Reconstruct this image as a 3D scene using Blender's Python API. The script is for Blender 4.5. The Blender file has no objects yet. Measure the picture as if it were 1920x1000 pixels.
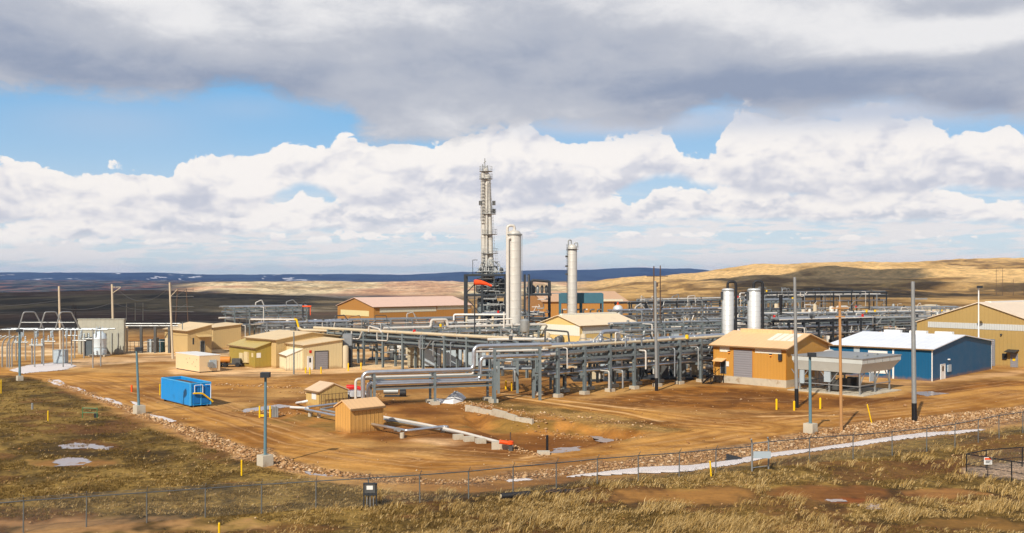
import bpy, math, random
import numpy as np
from mathutils import Vector
R = math.radians
S = bpy.context.scene
F = 1920.0; HY = 520.0; CH = 14.0          # focal length in photo pixels, horizon row, eye height above the yard (m)

# ---------------------------------------------------------------- camera
cd = bpy.data.cameras.new('camera'); cam = bpy.data.objects.new('camera', cd); S.collection.objects.link(cam)
cam.location = (0, 0, CH); cam.rotation_euler = (R(90), 0, 0)
cd.sensor_width = 36; cd.lens = 36 * F / 1920; cd.shift_y = (HY - 500) / 1920.0
cd.clip_start = 0.5; cd.clip_end = 60000
S.camera = cam
S.render.engine = 'CYCLES'; S.render.resolution_x = 1024; S.render.resolution_y = 533
S.cycles.use_denoising = True
S.cycles.max_bounces = 6; S.cycles.volume_bounces = 0; S.cycles.transparent_max_bounces = 12
S.view_settings.view_transform = 'Standard'; S.view_settings.look = 'None'
S.view_settings.exposure = 0.0; S.view_settings.gamma = 1.0

# ---------------------------------------------------------------- node expressions
class X:
    def __init__(s, nt, v): s.nt = nt; s.v = v
    def _m(s, op, *a, clamp=False):
        n = s.nt.nodes.new('ShaderNodeMath'); n.operation = op; n.use_clamp = clamp
        for i, q in enumerate((s,) + a):
            q = q.v if isinstance(q, X) else q
            if isinstance(q, (int, float)): n.inputs[i].default_value = q
            else: s.nt.links.new(q, n.inputs[i])
        return X(s.nt, n.outputs[0])
    def __add__(s, o): return s._m('ADD', o)
    __radd__ = __add__
    def __mul__(s, o): return s._m('MULTIPLY', o)
    __rmul__ = __mul__
    def __sub__(s, o): return s._m('SUBTRACT', o)
    def __rsub__(s, o): return (s * -1.0) + o
    def __truediv__(s, o): return s._m('DIVIDE', o)
    def clamp(s): return s._m('ADD', 0.0, clamp=True)
    def pow(s, p): return s._m('POWER', p)
    def sstep(s, a, b):
        n = s.nt.nodes.new('ShaderNodeMapRange'); n.interpolation_type = 'SMOOTHSTEP'
        s.nt.links.new(s.v, n.inputs[0])
        for k, q in ((1, a), (2, b)):
            if isinstance(q, X): s.nt.links.new(q.v, n.inputs[k])
            else: n.inputs[k].default_value = q
        return X(s.nt, n.outputs[0])
def vec(nt, *a):
    n = nt.nodes.new('ShaderNodeCombineXYZ')
    for i, q in enumerate(a):
        if isinstance(q, X): nt.links.new(q.v, n.inputs[i])
        else: n.inputs[i].default_value = q
    return n.outputs[0]
def noise(nt, v, scale=1, detail=5, rough=0.55, dist=0.0, dim='3D'):
    n = nt.nodes.new('ShaderNodeTexNoise'); n.noise_dimensions = dim; nt.links.new(v, n.inputs['Vector'])
    n.inputs['Scale'].default_value = scale; n.inputs['Detail'].default_value = detail
    n.inputs['Roughness'].default_value = rough; n.inputs['Distortion'].default_value = dist
    return X(nt, n.outputs[0])
def voro(nt, v, scale=1, feature='F1', detail=0, rough=0.5, smooth=0.6, dim='3D'):
    n = nt.nodes.new('ShaderNodeTexVoronoi'); n.voronoi_dimensions = dim; n.feature = feature; nt.links.new(v, n.inputs['Vector'])
    n.inputs['Scale'].default_value = scale
    n.inputs['Detail'].default_value = detail; n.inputs['Roughness'].default_value = rough
    if feature == 'SMOOTH_F1': n.inputs['Smoothness'].default_value = smooth
    return n
def mixc(nt, f, a, b, mode='MIX'):
    n = nt.nodes.new('ShaderNodeMix'); n.data_type = 'RGBA'; n.blend_type = mode
    def put(q, s):
        if isinstance(q, X): nt.links.new(q.v, s)
        elif isinstance(q, (int, float)): s.default_value = q
        elif isinstance(q, (tuple, list)): s.default_value = tuple(q)[:3] + (1,)
        else: nt.links.new(q, s)
    put(f, n.inputs[0]); put(a, n.inputs[6]); put(b, n.inputs[7])
    return n.outputs[2]
def lin(r, g, b):
    f = lambda c: (c / 255 / 12.92) if c / 255 <= 0.04045 else ((c / 255 + 0.055) / 1.055) ** 2.4
    return (f(r), f(g), f(b))

# ---------------------------------------------------------------- sun and sky
SUN = Vector((-0.33, -0.72, 0.62)).normalized()
EL = math.asin(SUN.z); AZ = math.atan2(SUN.x, SUN.y)
sl = bpy.data.lights.new('sun', 'SUN'); sl.energy = 5.0; sl.angle = R(0.6); sl.color = (1.0, 0.93, 0.82)
so = bpy.data.objects.new('sun', sl); S.collection.objects.link(so)
so.rotation_euler = SUN.to_track_quat('Z', 'Y').to_euler(); so.location = (-60, -60, 80)

W = bpy.data.worlds.new('World'); S.world = W; W.use_nodes = True
nt = W.node_tree; nt.nodes.clear()
tc = nt.nodes.new('ShaderNodeTexCoord'); sp = nt.nodes.new('ShaderNodeSeparateXYZ')
nt.links.new(tc.outputs['Generated'], sp.inputs[0])
dx, dy, dz = [X(nt, o) for o in sp.outputs]
az = dx._m('ARCTAN2', dy)
hyp = (dx * dx + dy * dy)._m('SQRT')
el = dz._m('ARCTAN2', hyp)
def curve(pts):                      # (photo column, photo row) pairs of a cloud edge -> elevation as a function of azimuth
    n = nt.nodes.new('ShaderNodeFloatCurve'); cv = n.mapping.curves[0]
    P = []
    for px, py in pts:
        a = math.atan((px - 960) / F); e = math.atan((HY - py) / F * math.cos(a))
        P.append(((a + 0.6) / 1.2, e / 0.35))
    while len(cv.points) < len(P): cv.points.new(0.5, 0.5)
    for q, p in zip(cv.points, P): q.location = p; q.handle_type = 'AUTO'
    n.mapping.update()
    t = (az + 0.6) / 1.2
    nt.links.new(t.v, n.inputs['Value'])
    return X(nt, n.outputs[0]) * 0.35
def ns(x, y, seed, detail=5, rough=.6, dist=0.0):       # 2D noise over bearing and elevation
    return noise(nt, vec(nt, x + seed * 7.31, y + seed * 3.17, 0.0), 1, detail, rough, dist, '2D')
def billow(f, kx, ky, seed, det=3):
    wx = ns(az * (f * kx * .6), el * (f * ky * .6), seed + 3.3, 3)
    wz = ns(az * (f * kx * .6), el * (f * ky * .6), seed + 7.7, 3)
    out = []
    for ox, oy in ((0, 0), (-0.16, 0.30)):
        v = vec(nt, az * (f * kx) + wx * 0.9 + (ox + seed), el * (f * ky) + wz * 0.9 + oy, 0.0)
        n = voro(nt, v, 1, 'SMOOTH_F1', det, .6, .25, '2D')
        out.append(1.0 - X(nt, n.outputs[0]))
    return out
skyn = nt.nodes.new('ShaderNodeTexSky'); skyn.sky_type = 'NISHITA'; skyn.sun_disc = False
skyn.sun_elevation = EL; skyn.sun_rotation = AZ; skyn.altitude = 1800; skyn.air_density = 1.0; skyn.dust_density = 0.6
K = 10.0                              # background strength is 0.1, so cloud radiances are given times 10
def C(r, g, b): return tuple(K * c for c in lin(r, g, b))
gr = el.sstep(0.0, 0.20)
base = mixc(nt, gr, C(216, 228, 236), C(112, 184, 236))
col = mixc(nt, 0.85, skyn.outputs[0], base)
# thin streaks of cloud low over the horizon
n1 = ns(az * 9, el * 75, 1.0, 6)
n1b = ns(az * 30, el * 190, 5.0, 5)
m = (n1 + (n1b - .5) * .7).sstep(0.38, 0.58) * (1.0 - el.sstep(0.055, 0.09)) * el.sstep(-.01, .012)
col = mixc(nt, m * 0.85, col, C(244, 238, 236))
def cumulus(col, top, basec, f, seed, kx=1.0, ky=1.5, amp=0.010, cov=None, basew=0.006, lo=(204, 207, 219), hi=(253, 248, 244), mid=(231, 229, 233), lift=0.0):
    T = curve(top); B = curve(basec)
    p, q = billow(f, kx, ky, seed)
    n = ns(az * (f * 3.0), el * (f * 3.6), seed + 1, 6, .65)
    edge = T + (p - .50) * (amp * 1.7) + (n - .5) * (amp * 1.5) + amp * .6
    mt = (edge - el).sstep(0.0, 0.0026)
    bn = ns(az * (f * .8), el * (f * 1.3), seed + 9, 5)
    mb = (el - B + (bn - .5) * (amp * 1.4) + (p - .5) * (amp * .4)).sstep(-basew, basew * 1.6)
    m = mt * mb
    if cov is not None:
        cn = ns(az * (f * .45), el * (f * .8), seed + 15, 5)
        m = m * (cn + (p - .5) * .4).sstep(cov, cov + .06)
    dep = (el - B) / (T - B + 0.001)               # 1 at the top, 0 at the base
    big = ns(az * (f * .5), el * (f * 1.6), seed + 21, 4, .55)
    v2 = vec(nt, az * (f * kx * 2.6) + n * .8, el * (f * ky * 2.8) + n * .8, 0.0); p2 = 1.0 - X(nt, voro(nt, v2, 1, 'SMOOTH_F1', 2, .6, .3, '2D').outputs[0])
    light = dep * .75 + (p - q) * .75 + (big - .5) * 2.0 + (n - .5) * .28 + (p2 - .5) * .35 + (.36 + lift)
    c = mixc(nt, light.sstep(-0.25, 0.55), C(*lo), C(*mid))
    c = mixc(nt, light.sstep(0.15, 0.95), c, C(*hi))
    return mixc(nt, m, col, c)
col = cumulus(col, [(-200,425),(0,428),(120,432),(230,440),(300,450),(380,430),(480,428),(560,445),(640,430),(760,428),(850,440),(960,430),(1100,425),(1200,435),(1400,436),(1600,435),(1760,440),(2100,440)],
              [(-200,462),(0,462),(300,462),(560,458),(760,456),(960,452),(1200,450),(1400,452),(1700,458),(2100,462)], 36, 11, 1.0, 2.2, .004, cov=.38, basew=.003, lo=(212, 216, 224), lift=.2)
col = cumulus(col, [(-200,400),(0,420),(60,412),(110,390),(200,385),(300,378),(400,380),(470,370),(520,380),(540,378),(560,356),(600,374),(680,362),(800,372),(880,362),(960,375),(1060,372),(1130,358),(1170,375),(1200,380),(1225,356),(1320,350),(1400,348),(1480,358),(1560,362),(1650,352),(1750,350),(1830,368),(1920,374),(2100,370)],
              [(-200,460),(0,462),(150,452),(300,446),(470,442),(600,438),(760,430),(900,430),(1050,428),(1150,424),(1300,416),(1500,416),(1650,420),(1800,420),(1920,420),(2100,424)], 24, 31, 1.0, 1.8, .006, basew=.004, lo=(206, 210, 220), lift=.05)
# the main bank
col = cumulus(col, [(-300,300),(0,302),(70,298),(130,310),(210,318),(260,324),(310,335),(335,300),(375,278),(440,286),(480,300),(520,275),(552,262),(600,270),(650,262),(720,272),(780,268),(830,270),(850,245),(900,236),(960,228),(1010,240),(1055,258),(1100,260),(1150,255),(1200,243),(1255,240),(1272,275),(1300,285),(1340,270),(1366,225),(1390,196),(1430,200),(1470,216),(1510,208),(1545,222),(1580,212),(1640,206),(1700,213),(1740,226),(1780,246),(1830,242),(1880,246),(1920,258),(2200,250)],
              [(-300,410),(0,424),(120,415),(250,420),(330,412),(420,404),(500,384),(545,356),(590,358),(650,384),(760,396),(880,400),(960,398),(1040,396),(1130,380),(1200,348),(1260,340),(1330,352),(1420,370),(1520,378),(1600,384),(1700,374),(1800,362),(1920,364),(2200,370)], 15, 52, 1.0, 1.5, .010, basew=.004)
# the grey deck overhead with pale breaks
DB = curve([(-300,150),(0,165),(80,178),(170,182),(280,188),(360,182),(430,168),(500,178),(545,205),(600,212),(640,218),(690,255),(760,268),(830,264),(900,252),(1000,240),(1080,232),(1160,238),(1240,240),(1290,220),(1340,198),(1420,204),(1500,214),(1600,206),(1680,200),(1740,212),(1820,230),(1920,232),(2200,225)])
nA = ns(az * 6, el * 15, 2.2, 6, .55, .3)
nB = ns(az * 20, el * 44, 6.2, 7, .66, .25)
nC = ns(az * 3.4, el * 11, 14.6, 3, .5)
dm = (el - DB + (nA - .5) * .044 + (nB - .5) * .026).sstep(-.008, .013)
h = (el - DB) / 0.16
lum = h * .30 + (nC - .5) * 1.3 + (nA - .5) * 1.0 + (nB - .5) * .55 + .26
def spot(px, py, rx, ry):            # a pale break in the deck at this bearing and elevation
    a = math.atan((px - 960) / F); e = math.atan((HY - py) / F * math.cos(a))
    d2 = ((az - a) / (rx / F)).pow(2.0) + ((el - e) / (ry / F)).pow(2.0)
    return (d2 * -1.0)._m('EXPONENT')
lum = lum + spot(290, 20, 150, 60) * .65 + spot(650, 15, 170, 50) * .4 + spot(1500, 30, 230, 50) * .45 + spot(1800, 62, 230, 38) * .8 + spot(900, 40, 160, 40) * .3 \
    - spot(100, 110, 210, 50) * .6 - spot(420, 150, 190, 30) * .35 - spot(1330, 160, 360, 34) * .55 - spot(1820, 12, 150, 24) * .55 - spot(1860, 190, 130, 30) * .4 - spot(1200, 75, 200, 30) * .25 - spot(640, 105, 130, 40) * .2
veil = (spot(1640, 208, 360, 32) * 1.0 + spot(1130, 236, 190, 22) * .8 + spot(200, 225, 170, 40) * .35 + spot(480, 200, 120, 26) * .3) * (nA * 1.2 + nB * .6 - .2).sstep(.0, .6)
col = mixc(nt, veil, col, C(200, 207, 222))
dc = mixc(nt, lum.sstep(-.35, .40), C(150, 160, 182), C(190, 193, 203))
dc = mixc(nt, lum.sstep(.30, 1.0), dc, C(240, 238, 238))
col = mixc(nt, dm * .97, col, dc)
bg = nt.nodes.new('ShaderNodeBackground'); nt.links.new(col, bg.inputs[0]); bg.inputs[1].default_value = 1 / K
# the rest of the dome: broken grey overcast, the same weather in less detail
n9 = noise(nt, tc.outputs['Generated'], 2.6, 4, .6)
c9 = mixc(nt, n9.sstep(.36, .62), C(128, 140, 164), C(176, 186, 204))
c9 = mixc(nt, 1.0 - el.sstep(-.02, .25), c9, C(205, 214, 224))
bg2 = nt.nodes.new('ShaderNodeBackground'); nt.links.new(c9, bg2.inputs[0]); bg2.inputs[1].default_value = 1 / K
wid = (az._m('ABSOLUTE')).sstep(.62, .85); upw = el.sstep(.30, .42)
fac = (wid._m('MAXIMUM', upw))._m('MAXIMUM', 1.0 - el.sstep(-.05, -.02))
ms = nt.nodes.new('ShaderNodeMixShader'); nt.links.new(fac.v, ms.inputs[0]); nt.links.new(bg.outputs[0], ms.inputs[1]); nt.links.new(bg2.outputs[0], ms.inputs[2])
wo = nt.nodes.new('ShaderNodeOutputWorld'); nt.links.new(ms.outputs[0], wo.inputs[0])
W.cycles.sampling_method = 'MANUAL'; W.cycles.sample_map_resolution = 512

# ---------------------------------------------------------------- helpers
def tag(o, label=None, cat=None, group=None, kind=None):
    if label: o['label'] = label
    if cat: o['category'] = cat
    if group: o['group'] = group
    if kind: o['kind'] = kind
    return o
def P(px, py, z=0.0):                # the point of the photo at height z, in metres
    Y = F * (CH - z) / (py - HY); return Vector(((px - 960) / F * Y, Y, z))
def Q(px, py, Y):                    # the point of the photo at distance Y
    return Vector(((px - 960) / F * Y, Y, CH - (py - HY) / F * Y))
def empty(name, loc, rz=0.0):
    o = bpy.data.objects.new(name, None); S.collection.objects.link(o)
    o.location = loc; o.rotation_euler = (0, 0, rz); o.empty_display_size = .5
    return o

# ---------------------------------------------------------------- terrain
def h2(ix, iy, s):
    h = (ix.astype(np.int64) * 374761393 + iy.astype(np.int64) * 668265263 + s * 982451653) & 0xffffffff
    h = ((h ^ (h >> 13)) * 1274126177) & 0xffffffff
    return ((h ^ (h >> 16)) & 0xffff) / 65535.0
def vn(x, y, s=0):
    ix = np.floor(x); iy = np.floor(y); fx = x - ix; fy = y - iy
    fx = fx * fx * (3 - 2 * fx); fy = fy * fy * (3 - 2 * fy)
    a = h2(ix, iy, s); b = h2(ix + 1, iy, s); c = h2(ix, iy + 1, s); d = h2(ix + 1, iy + 1, s)
    return (a * (1 - fx) + b * fx) * (1 - fy) + (c * (1 - fx) + d * fx) * fy
def fbm(x, y, o=4, s=0, g=.5):
    t = 0; A = 1; N = 0
    for k in range(o):
        t = t + A * vn(x * 2 ** k + 17.3 * k, y * 2 ** k + 9.1 * k, s + k); N += A; A *= g
    return t / N
def sst(x, a, b):
    t = np.clip((x - a) / (b - a), 0, 1); return t * t * (3 - 2 * t)
PROF = {   # photo column: (distance, height) of the land beyond the yard
 -1400: [(420,0),(850,2),(1100,-16),(2500,-12),(4200,-2),(5500,0),(7000,44),(9500,40)],
    0: [(420,0),(850,2),(1100,-16),(2500,-12),(4200,-2),(5500,0),(7000,47),(9500,40)],
  270: [(420,0),(850,4),(1100,-14),(2400,-6),(4200,-2),(5500,0),(7000,47),(9500,40)],
  420: [(420,0),(850,2),(1000,-8),(1300,-4),(2000,4),(2500,0),(4200,-6),(5500,-5),(7000,28),(9500,30)],
  560: [(420,0),(850,0),(1000,-8),(1300,-6),(2000,5.5),(2500,0),(4200,-6),(5500,-5),(7000,33),(9500,30)],
  680: [(420,0),(800,-2),(1000,-8),(1300,-6),(2000,5),(2500,0),(4200,-6),(5500,-5),(7000,34),(9500,30)],
  750: [(420,0),(700,-2),(1000,-8),(1300,-6),(2000,5),(2500,0),(4200,-6),(5500,-5),(7000,30),(9500,30)],
  880: [(420,0),(700,-2),(1000,-8),(1300,-6),(2000,4),(2500,0),(4200,-6),(5500,-5),(7000,54),(9500,40)],
 1060: [(420,0),(700,-2),(1000,-3),(1300,0),(1900,4),(2500,0),(4200,-6),(5500,-5),(7000,66),(9500,50)],
 1200: [(420,0),(600,0),(900,4),(1300,8),(1800,15),(2500,5),(4200,-6),(5500,-5),(7000,84),(9500,50)],
 1290: [(420,0),(600,0),(900,5),(1300,11),(1800,20),(2500,10),(4200,0),(5500,0),(7000,76),(9500,50)],
 1360: [(420,0),(600,0),(900,6),(1300,16),(1800,26),(2500,15),(4200,0),(5500,0),(7000,50),(9500,50)],
 1440: [(430,0),(700,2.5),(1000,10),(1400,24),(1900,35),(2600,30),(4200,10),(5500,0),(7000,50),(9500,50)],
 1600: [(430,0),(700,3),(1000,10),(1400,26),(1900,41),(2600,36),(4200,10),(5500,0),(7000,50),(9500,50)],
 1760: [(430,0),(700,3),(1000,11),(1400,27),(1900,45),(2600,40),(4200,10),(5500,0),(7000,50),(9500,50)],
 1920: [(430,0),(700,4),(1000,12),(1400,28),(1900,48),(2600,42),(4200,10),(5500,0),(7000,50),(9500,50)],
 3300: [(430,0),(700,6),(1000,14),(1400,32),(1900,58),(2600,42),(4200,10),(5500,0),(7000,50),(9500,50)]}
PK = sorted(PROF)
YS = np.exp(np.linspace(math.log(400), math.log(16000), 240))
TAB = np.array([np.interp(YS, [q[0] for q in PROF[k]], [q[1] for q in PROF[k]]) for k in PK])
for _ in range(3): TAB[:, 1:-1] = (TAB[:, :-2] + 2 * TAB[:, 1:-1] + TAB[:, 2:]) / 4
def colpx(x, y): return 960 + F * np.clip(x / np.maximum(y, 1e-3), -2, 2)
def wpoly(pts): return np.array([[P(a, b).x, P(a, b).y] for a, b in pts])
BASIN = wpoly([(872,774),(930,783),(1000,793),(1080,792),(1150,797),(1222,808),(1180,822),(1090,840),(1010,850),(975,842),(930,822),(880,803),(840,788)])
def height(x, y):
    x = np.asarray(x, float); y = np.asarray(y, float)
    px = colpx(x, y)
    i = np.clip(np.searchsorted(PK, px) - 1, 0, len(PK) - 2)
    pk = np.array(PK, float); t = np.clip((px - pk[i]) / (pk[i + 1] - pk[i]), 0, 1); t = t * t * (3 - 2 * t)
    j = np.clip((np.log(np.maximum(y, 400.)) - math.log(400)) / (math.log(16000) - math.log(400)) * 239, 0, 238.999)
    j0 = j.astype(int); fj = j - j0
    z = (TAB[i, j0] * (1 - fj) + TAB[i, j0 + 1] * fj) * (1 - t) + (TAB[i + 1, j0] * (1 - fj) + TAB[i + 1, j0 + 1] * fj) * t
    far = sst(y, 420, 1500)
    rid = 1 - np.abs(2 * fbm(x / 260 + 3, y / 420, 4, 5) - 1)
    px_ = colpx(x, y); z = z + sst(y, 600, 900) * (1 - sst(y, 1900, 2300)) * sst(px_, 950, 1250) * (np.abs(fbm(x / 110 + y / 260, y / 700, 4, 15) - .5) * 34 - 5)
    z = z + far * ((rid - .75) * 9 + (fbm(x / 60, y / 90, 3, 9) - .5) * 3) * np.where(y > 5200, 1.2, 1)
    z = z - 16 * sst(y, 5000, 6500) * (fbm(x / 900, y / 900, 3, 2) - .5) * 1.0
    near = 1 - sst(y, 250, 420)
    z = z + near * ((fbm(x / 7, y / 7, 4, 21) - .5) * .16 * sst(130 - y, 0, 30) + (fbm(x / 1.6, y / 1.6, 3, 31) - .5) * .12 * sst(125 - y, 0, 20))
    z = z - .85 * sst(-dpoly(x + (fbm(x / 2, y / 2, 3, 5) - .5) * 1.5, y + (fbm(x / 2, y / 2, 3, 8) - .5) * 2, BASIN), -.3, 2.2)
    hill = (1 - sst(np.hypot(x * .7, y), 3, 27)) * 12.0          # the knoll the camera stands on
    return z + hill
def dline(x, y, pts, halfw):         # signed distance to a band round a line; halfw one per point
    L = wpoly(pts); best = np.full(x.shape, 1e9)
    for k in range(len(L) - 1):
        ax, ay = L[k]; bx, by = L[k + 1]; vx, vy = bx - ax, by - ay
        t = np.clip(((x - ax) * vx + (y - ay) * vy) / (vx * vx + vy * vy), 0, 1)
        d = np.hypot(x - ax - t * vx, y - ay - t * vy) - (halfw[k] * (1 - t) + halfw[k + 1] * t)
        best = np.minimum(best, d)
    return best
def dpoly(x, y, pts):                # signed distance, negative inside
    L = wpoly(pts) if not isinstance(pts, np.ndarray) else pts
    best = np.full(x.shape, 1e9); ins = np.zeros(x.shape, bool); n = len(L)
    for k in range(n):
        ax, ay = L[k]; bx, by = L[(k + 1) % n]; vx, vy = bx - ax, by - ay
        t = np.clip(((x - ax) * vx + (y - ay) * vy) / (vx * vx + vy * vy + 1e-9), 0, 1)
        best = np.minimum(best, np.hypot(x - ax - t * vx, y - ay - t * vy))
        c = ((ay > y) != (by > y)); xx = ax + (y - ay) / (by - ay if by != ay else 1e-9) * vx
        ins ^= c & (x < xx)
    return np.where(ins, -best, best)
GRASS = [(-900,690),(-60,697),(60,708),(100,724),(160,748),(250,788),(330,820),(400,842),(470,866),(560,893),(640,912),(760,922),(900,925),(1060,905),(1200,893),(1300,886),(1420,868),(1560,846),(1700,826),(1840,810),(1960,792),(2400,760),(3200,1300),(2000,2600),(0,2600),(-2400,1400)]
GRAVEL = [(90,712),(160,738),(240,768),(330,800),(400,828),(480,855),(580,882),(700,897),(850,905),(980,892),(1100,880),(1220,866),(1330,856),(1420,845),(1500,830),(1600,816),(1700,800),(1800,790),(1900,775),(2050,760)]
GRW = [.5, .7, .9, 1.1, 1.7, 1.9, 1.3, .8, .7, 1.2, 1.6, 2.0, 2.4, 2.4, 3.4, 4.6, 4.6, 4.0, 3.6, 3]
ROAD = [(-200,682),(80,702),(180,716),(300,762),(420,800),(540,838),(680,862),(850,876),(1000,866),(1150,850),(1280,830),(1420,802),(1600,778),(1760,762),(1900,738),(2100,722)]
RDW = [4, 4, 4.4, 4.6, 4.4, 4.2, 3.8, 3.2, 2.8, 3.0, 3.6, 5.0, 5.0, 5.2, 5.6, 6]
ROAD2 = [(915,733),(1000,748),(1100,762),(1200,776),(1300,792),(1400,800)]
R2W = [3.6, 3.6, 3.4, 3.2, 4.5, 5]
ROAD3 = [(150,705),(260,712),(400,722),(560,718),(700,716),(840,712),(930,732)]
R3W = [5, 6, 6, 6, 5, 5, 4]
PIT = [(430,772),(500,752),(570,748),(700,748),(780,752),(900,762),(1010,768),(1120,782),(1215,795),(1245,806),(1210,822),(1120,838),(1040,852),(960,858),(880,846),(780,832),(640,820),(520,796)]
BERM = [(900,750),(1000,765),(1100,780),(1220,798),(1262,806)]
DARK = [(1090,752),(1180,738),(1330,722),(1480,735),(1570,742),(1640,748),(1850,712),(1960,716),(1960,728),(1750,758),(1640,770),(1500,770),(1300,768),(1160,762)]
PADL = [(-100,672),(210,664),(330,682),(420,706),(650,700),(900,694),(1010,690),(1300,700),(1345,715),(1345,660),(1000,640),(600,640),(-100,640)]
SNOWDITCH = [(1060,896),(1130,889),(1200,884),(1290,880),(1370,869),(1440,857),(1520,846),(1620,832),(1700,821),(1780,813),(1850,807)]
cl = lambda *c: np.array(lin(*c))
def classify(x, y):
    """colours and cover of the ground at these points"""
    wx = (fbm(x / 2.2, y / 2.2, 4, 41) - .5) * 2.0; wy = (fbm(x / 2.2, y / 2.2, 4, 47) - .5) * 2.0
    X1 = x + wx; Y1 = y + wy
    big = fbm(x / 14, y / 18, 4, 51); med = fbm(x / 3.5, y / 4.5, 4, 57); fin = fbm(x / .8, y / 1.1, 3, 61)
    n = x.shape
    def bl(c, c2, m): return c * (1 - m[..., None]) + c2 * m[..., None]
    soil = bl(np.broadcast_to(cl(146,101,48), n + (3,)), np.broadcast_to(cl(188,144,84), n + (3,)), sst(big * .6 + med * .4, .35, .65))
    col = soil
    g = np.zeros(n); rd = np.zeros(n); gv = np.zeros(n)
    # yard pads
    d = dpoly(X1, Y1, PADL); m = sst(-d, -1, 2); col = bl(col, bl(np.broadcast_to(cl(180,138,88), n + (3,)), np.broadcast_to(cl(226,194,148), n + (3,)), sst(med, .35, .65)), m)
    d = dpoly(X1, Y1, DARK); m = sst(-d, -1.2, 1.5); col = bl(col, bl(np.broadcast_to(cl(106,65,23), n + (3,)), np.broadcast_to(cl(156,102,40), n + (3,)), sst(med * .7 + fin * .3, .35, .68)), m)
    d = dpoly(X1, Y1, PIT); m = sst(-d, -.8, 1.2)
    pc = bl(np.broadcast_to(cl(122,76,30), n + (3,)), np.broadcast_to(cl(178,124,60), n + (3,)), sst(big * .5 + med * .5, .36, .64))
    pc = bl(pc, np.broadcast_to(cl(112,92,44), n + (3,)), sst(med, .56, .72) * .7)
    col = bl(col, pc, m)
    d = dline(X1, Y1, BERM, [2.0, 3.0, 3.0, 2.8, 2]); mb = sst(-d, -1.0, .8)
    col = bl(col, bl(np.broadcast_to(cl(120,92,44), n + (3,)), np.broadcast_to(cl(170,132,74), n + (3,)), sst(med, .4, .62)), mb); g = np.maximum(g, mb * .7)
    for rl, rw in ((ROAD3, R3W), (ROAD, RDW), (ROAD2, R2W)):
        d = dline(x + wx * .4, y + wy * .4, rl, rw); m = sst(-d, -.7, 1.0)
        along = dline(x, y, rl, [0] * len(rl))
        st = fbm(along * 1.7, x / 30 + y / 40, 4, 71)
        rc = bl(np.broadcast_to(cl(144,95,37), n + (3,)), np.broadcast_to(cl(192,140,70), n + (3,)), sst(st * .3 + big * .35 + med * .35, .36, .62))
        for off in (0.9, 2.5):
            tr = np.exp(-((along + (med - .5) * .7 - off) / .22) ** 2)
            rc = bl(rc, np.broadcast_to(cl(222,172,114), n + (3,)), tr * .45 * sst(fbm(x / 9, y / 12, 3, 77), .42, .6))
        col = bl(col, rc, m); rd = np.maximum(rd, m)
    for pp_, cc in (([(318,700),(420,706),(520,706),(650,700),(720,696),(700,690),(520,694),(420,694),(330,688)], (222,182,132)), ([(20,690),(160,672),(330,668),(330,676),(200,684),(60,700)], (208,170,126)), ([(770,826),(800,822),(850,824),(862,832),(820,834)], (214,172,124)), ([(1560,712),(1700,716),(1862,700),(1940,692),(1940,698),(1860,708),(1700,724)], (206,160,108))):
        d = dpoly(X1, Y1, pp_); col = bl(col, np.broadcast_to(cl(*cc), n + (3,)), sst(-d, -1.2, .8) * (.55 + .45 * sst(med, .35, .6)))
    for tl in ([(250,705),(330,735),(450,775),(600,815)], [(180,715),(300,745),(420,785),(560,830),(760,862)], [(600,850),(800,872),(1000,868),(1200,842),(1400,812)], [(1300,800),(1500,790),(1700,765),(1900,735)], [(1240,792),(1400,780),(1600,775),(1800,745)], [(420,722),(600,716),(760,706)], [(330,706),(420,715),(640,712)],
               [(1640,760),(1760,735),(1900,715)], [(900,735),(1000,742),(1160,760),(1340,772)], [(200,690),(360,702),(520,712),(700,722)], [(1120,748),(1300,745),(1480,752)], [(780,842),(900,852),(1020,862)]):
        d = dline(x + wx * .25, y + wy * .25, tl, [0] * len(tl)); wk = (.35 + .65 * sst(fbm(x / 6, y / 8, 3, 141), .38, .55)) * (1 - m * 0)
        col = bl(col, np.broadcast_to(cl(98,58,24), n + (3,)), np.exp(-((d - 1.0) / .42) ** 2) * .55 * wk)
        col = bl(col, np.broadcast_to(cl(222,172,112), n + (3,)), np.exp(-((d - 1.0) / .17) ** 2) * .5 * wk + np.exp(-((d - 2.3) / .2) ** 2) * .25 * wk)
    dr_ = sst(fbm(x / 9 + 5, y / 3.2, 5, 131), .55, .70); col = bl(col, np.broadcast_to(cl(96,58,24), n + (3,)), dr_ * .5)
    # bright wheel track sweeping past the pit
    for tl in ([(940,738),(1060,752),(1180,766),(1300,776),(1420,781),(1560,779)], [(950,744),(1080,762),(1180,776),(1240,790)], [(1230,812),(1160,826),(1060,848),(980,860)]):
        d = dline(x, y, tl, [0] * len(tl)) + (med - .5) * .5
        col = bl(col, np.broadcast_to(cl(232,186,128), n + (3,)), np.exp(-(d / .32) ** 2) * .75 * rd)
    # grass
    d = dpoly(X1, Y1, GRASS); m = sst(-d, -.6, .9)
    gc = bl(np.broadcast_to(cl(82,63,30), n + (3,)), np.broadcast_to(cl(148,119,60), n + (3,)), sst(big * .45 + med * .35 + fin * .2, .38, .62))
    br = sst(fbm(x / 6 + 40, y / 5, 4, 83), .52, .62); gc = bl(gc, np.broadcast_to(cl(104,66,36), n + (3,)), br * .7)
    dk = sst(fbm(x / 4 - 9, y / 3, 4, 89), .55, .68); gc = bl(gc, np.broadcast_to(cl(62,48,26), n + (3,)), dk * .6)
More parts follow.
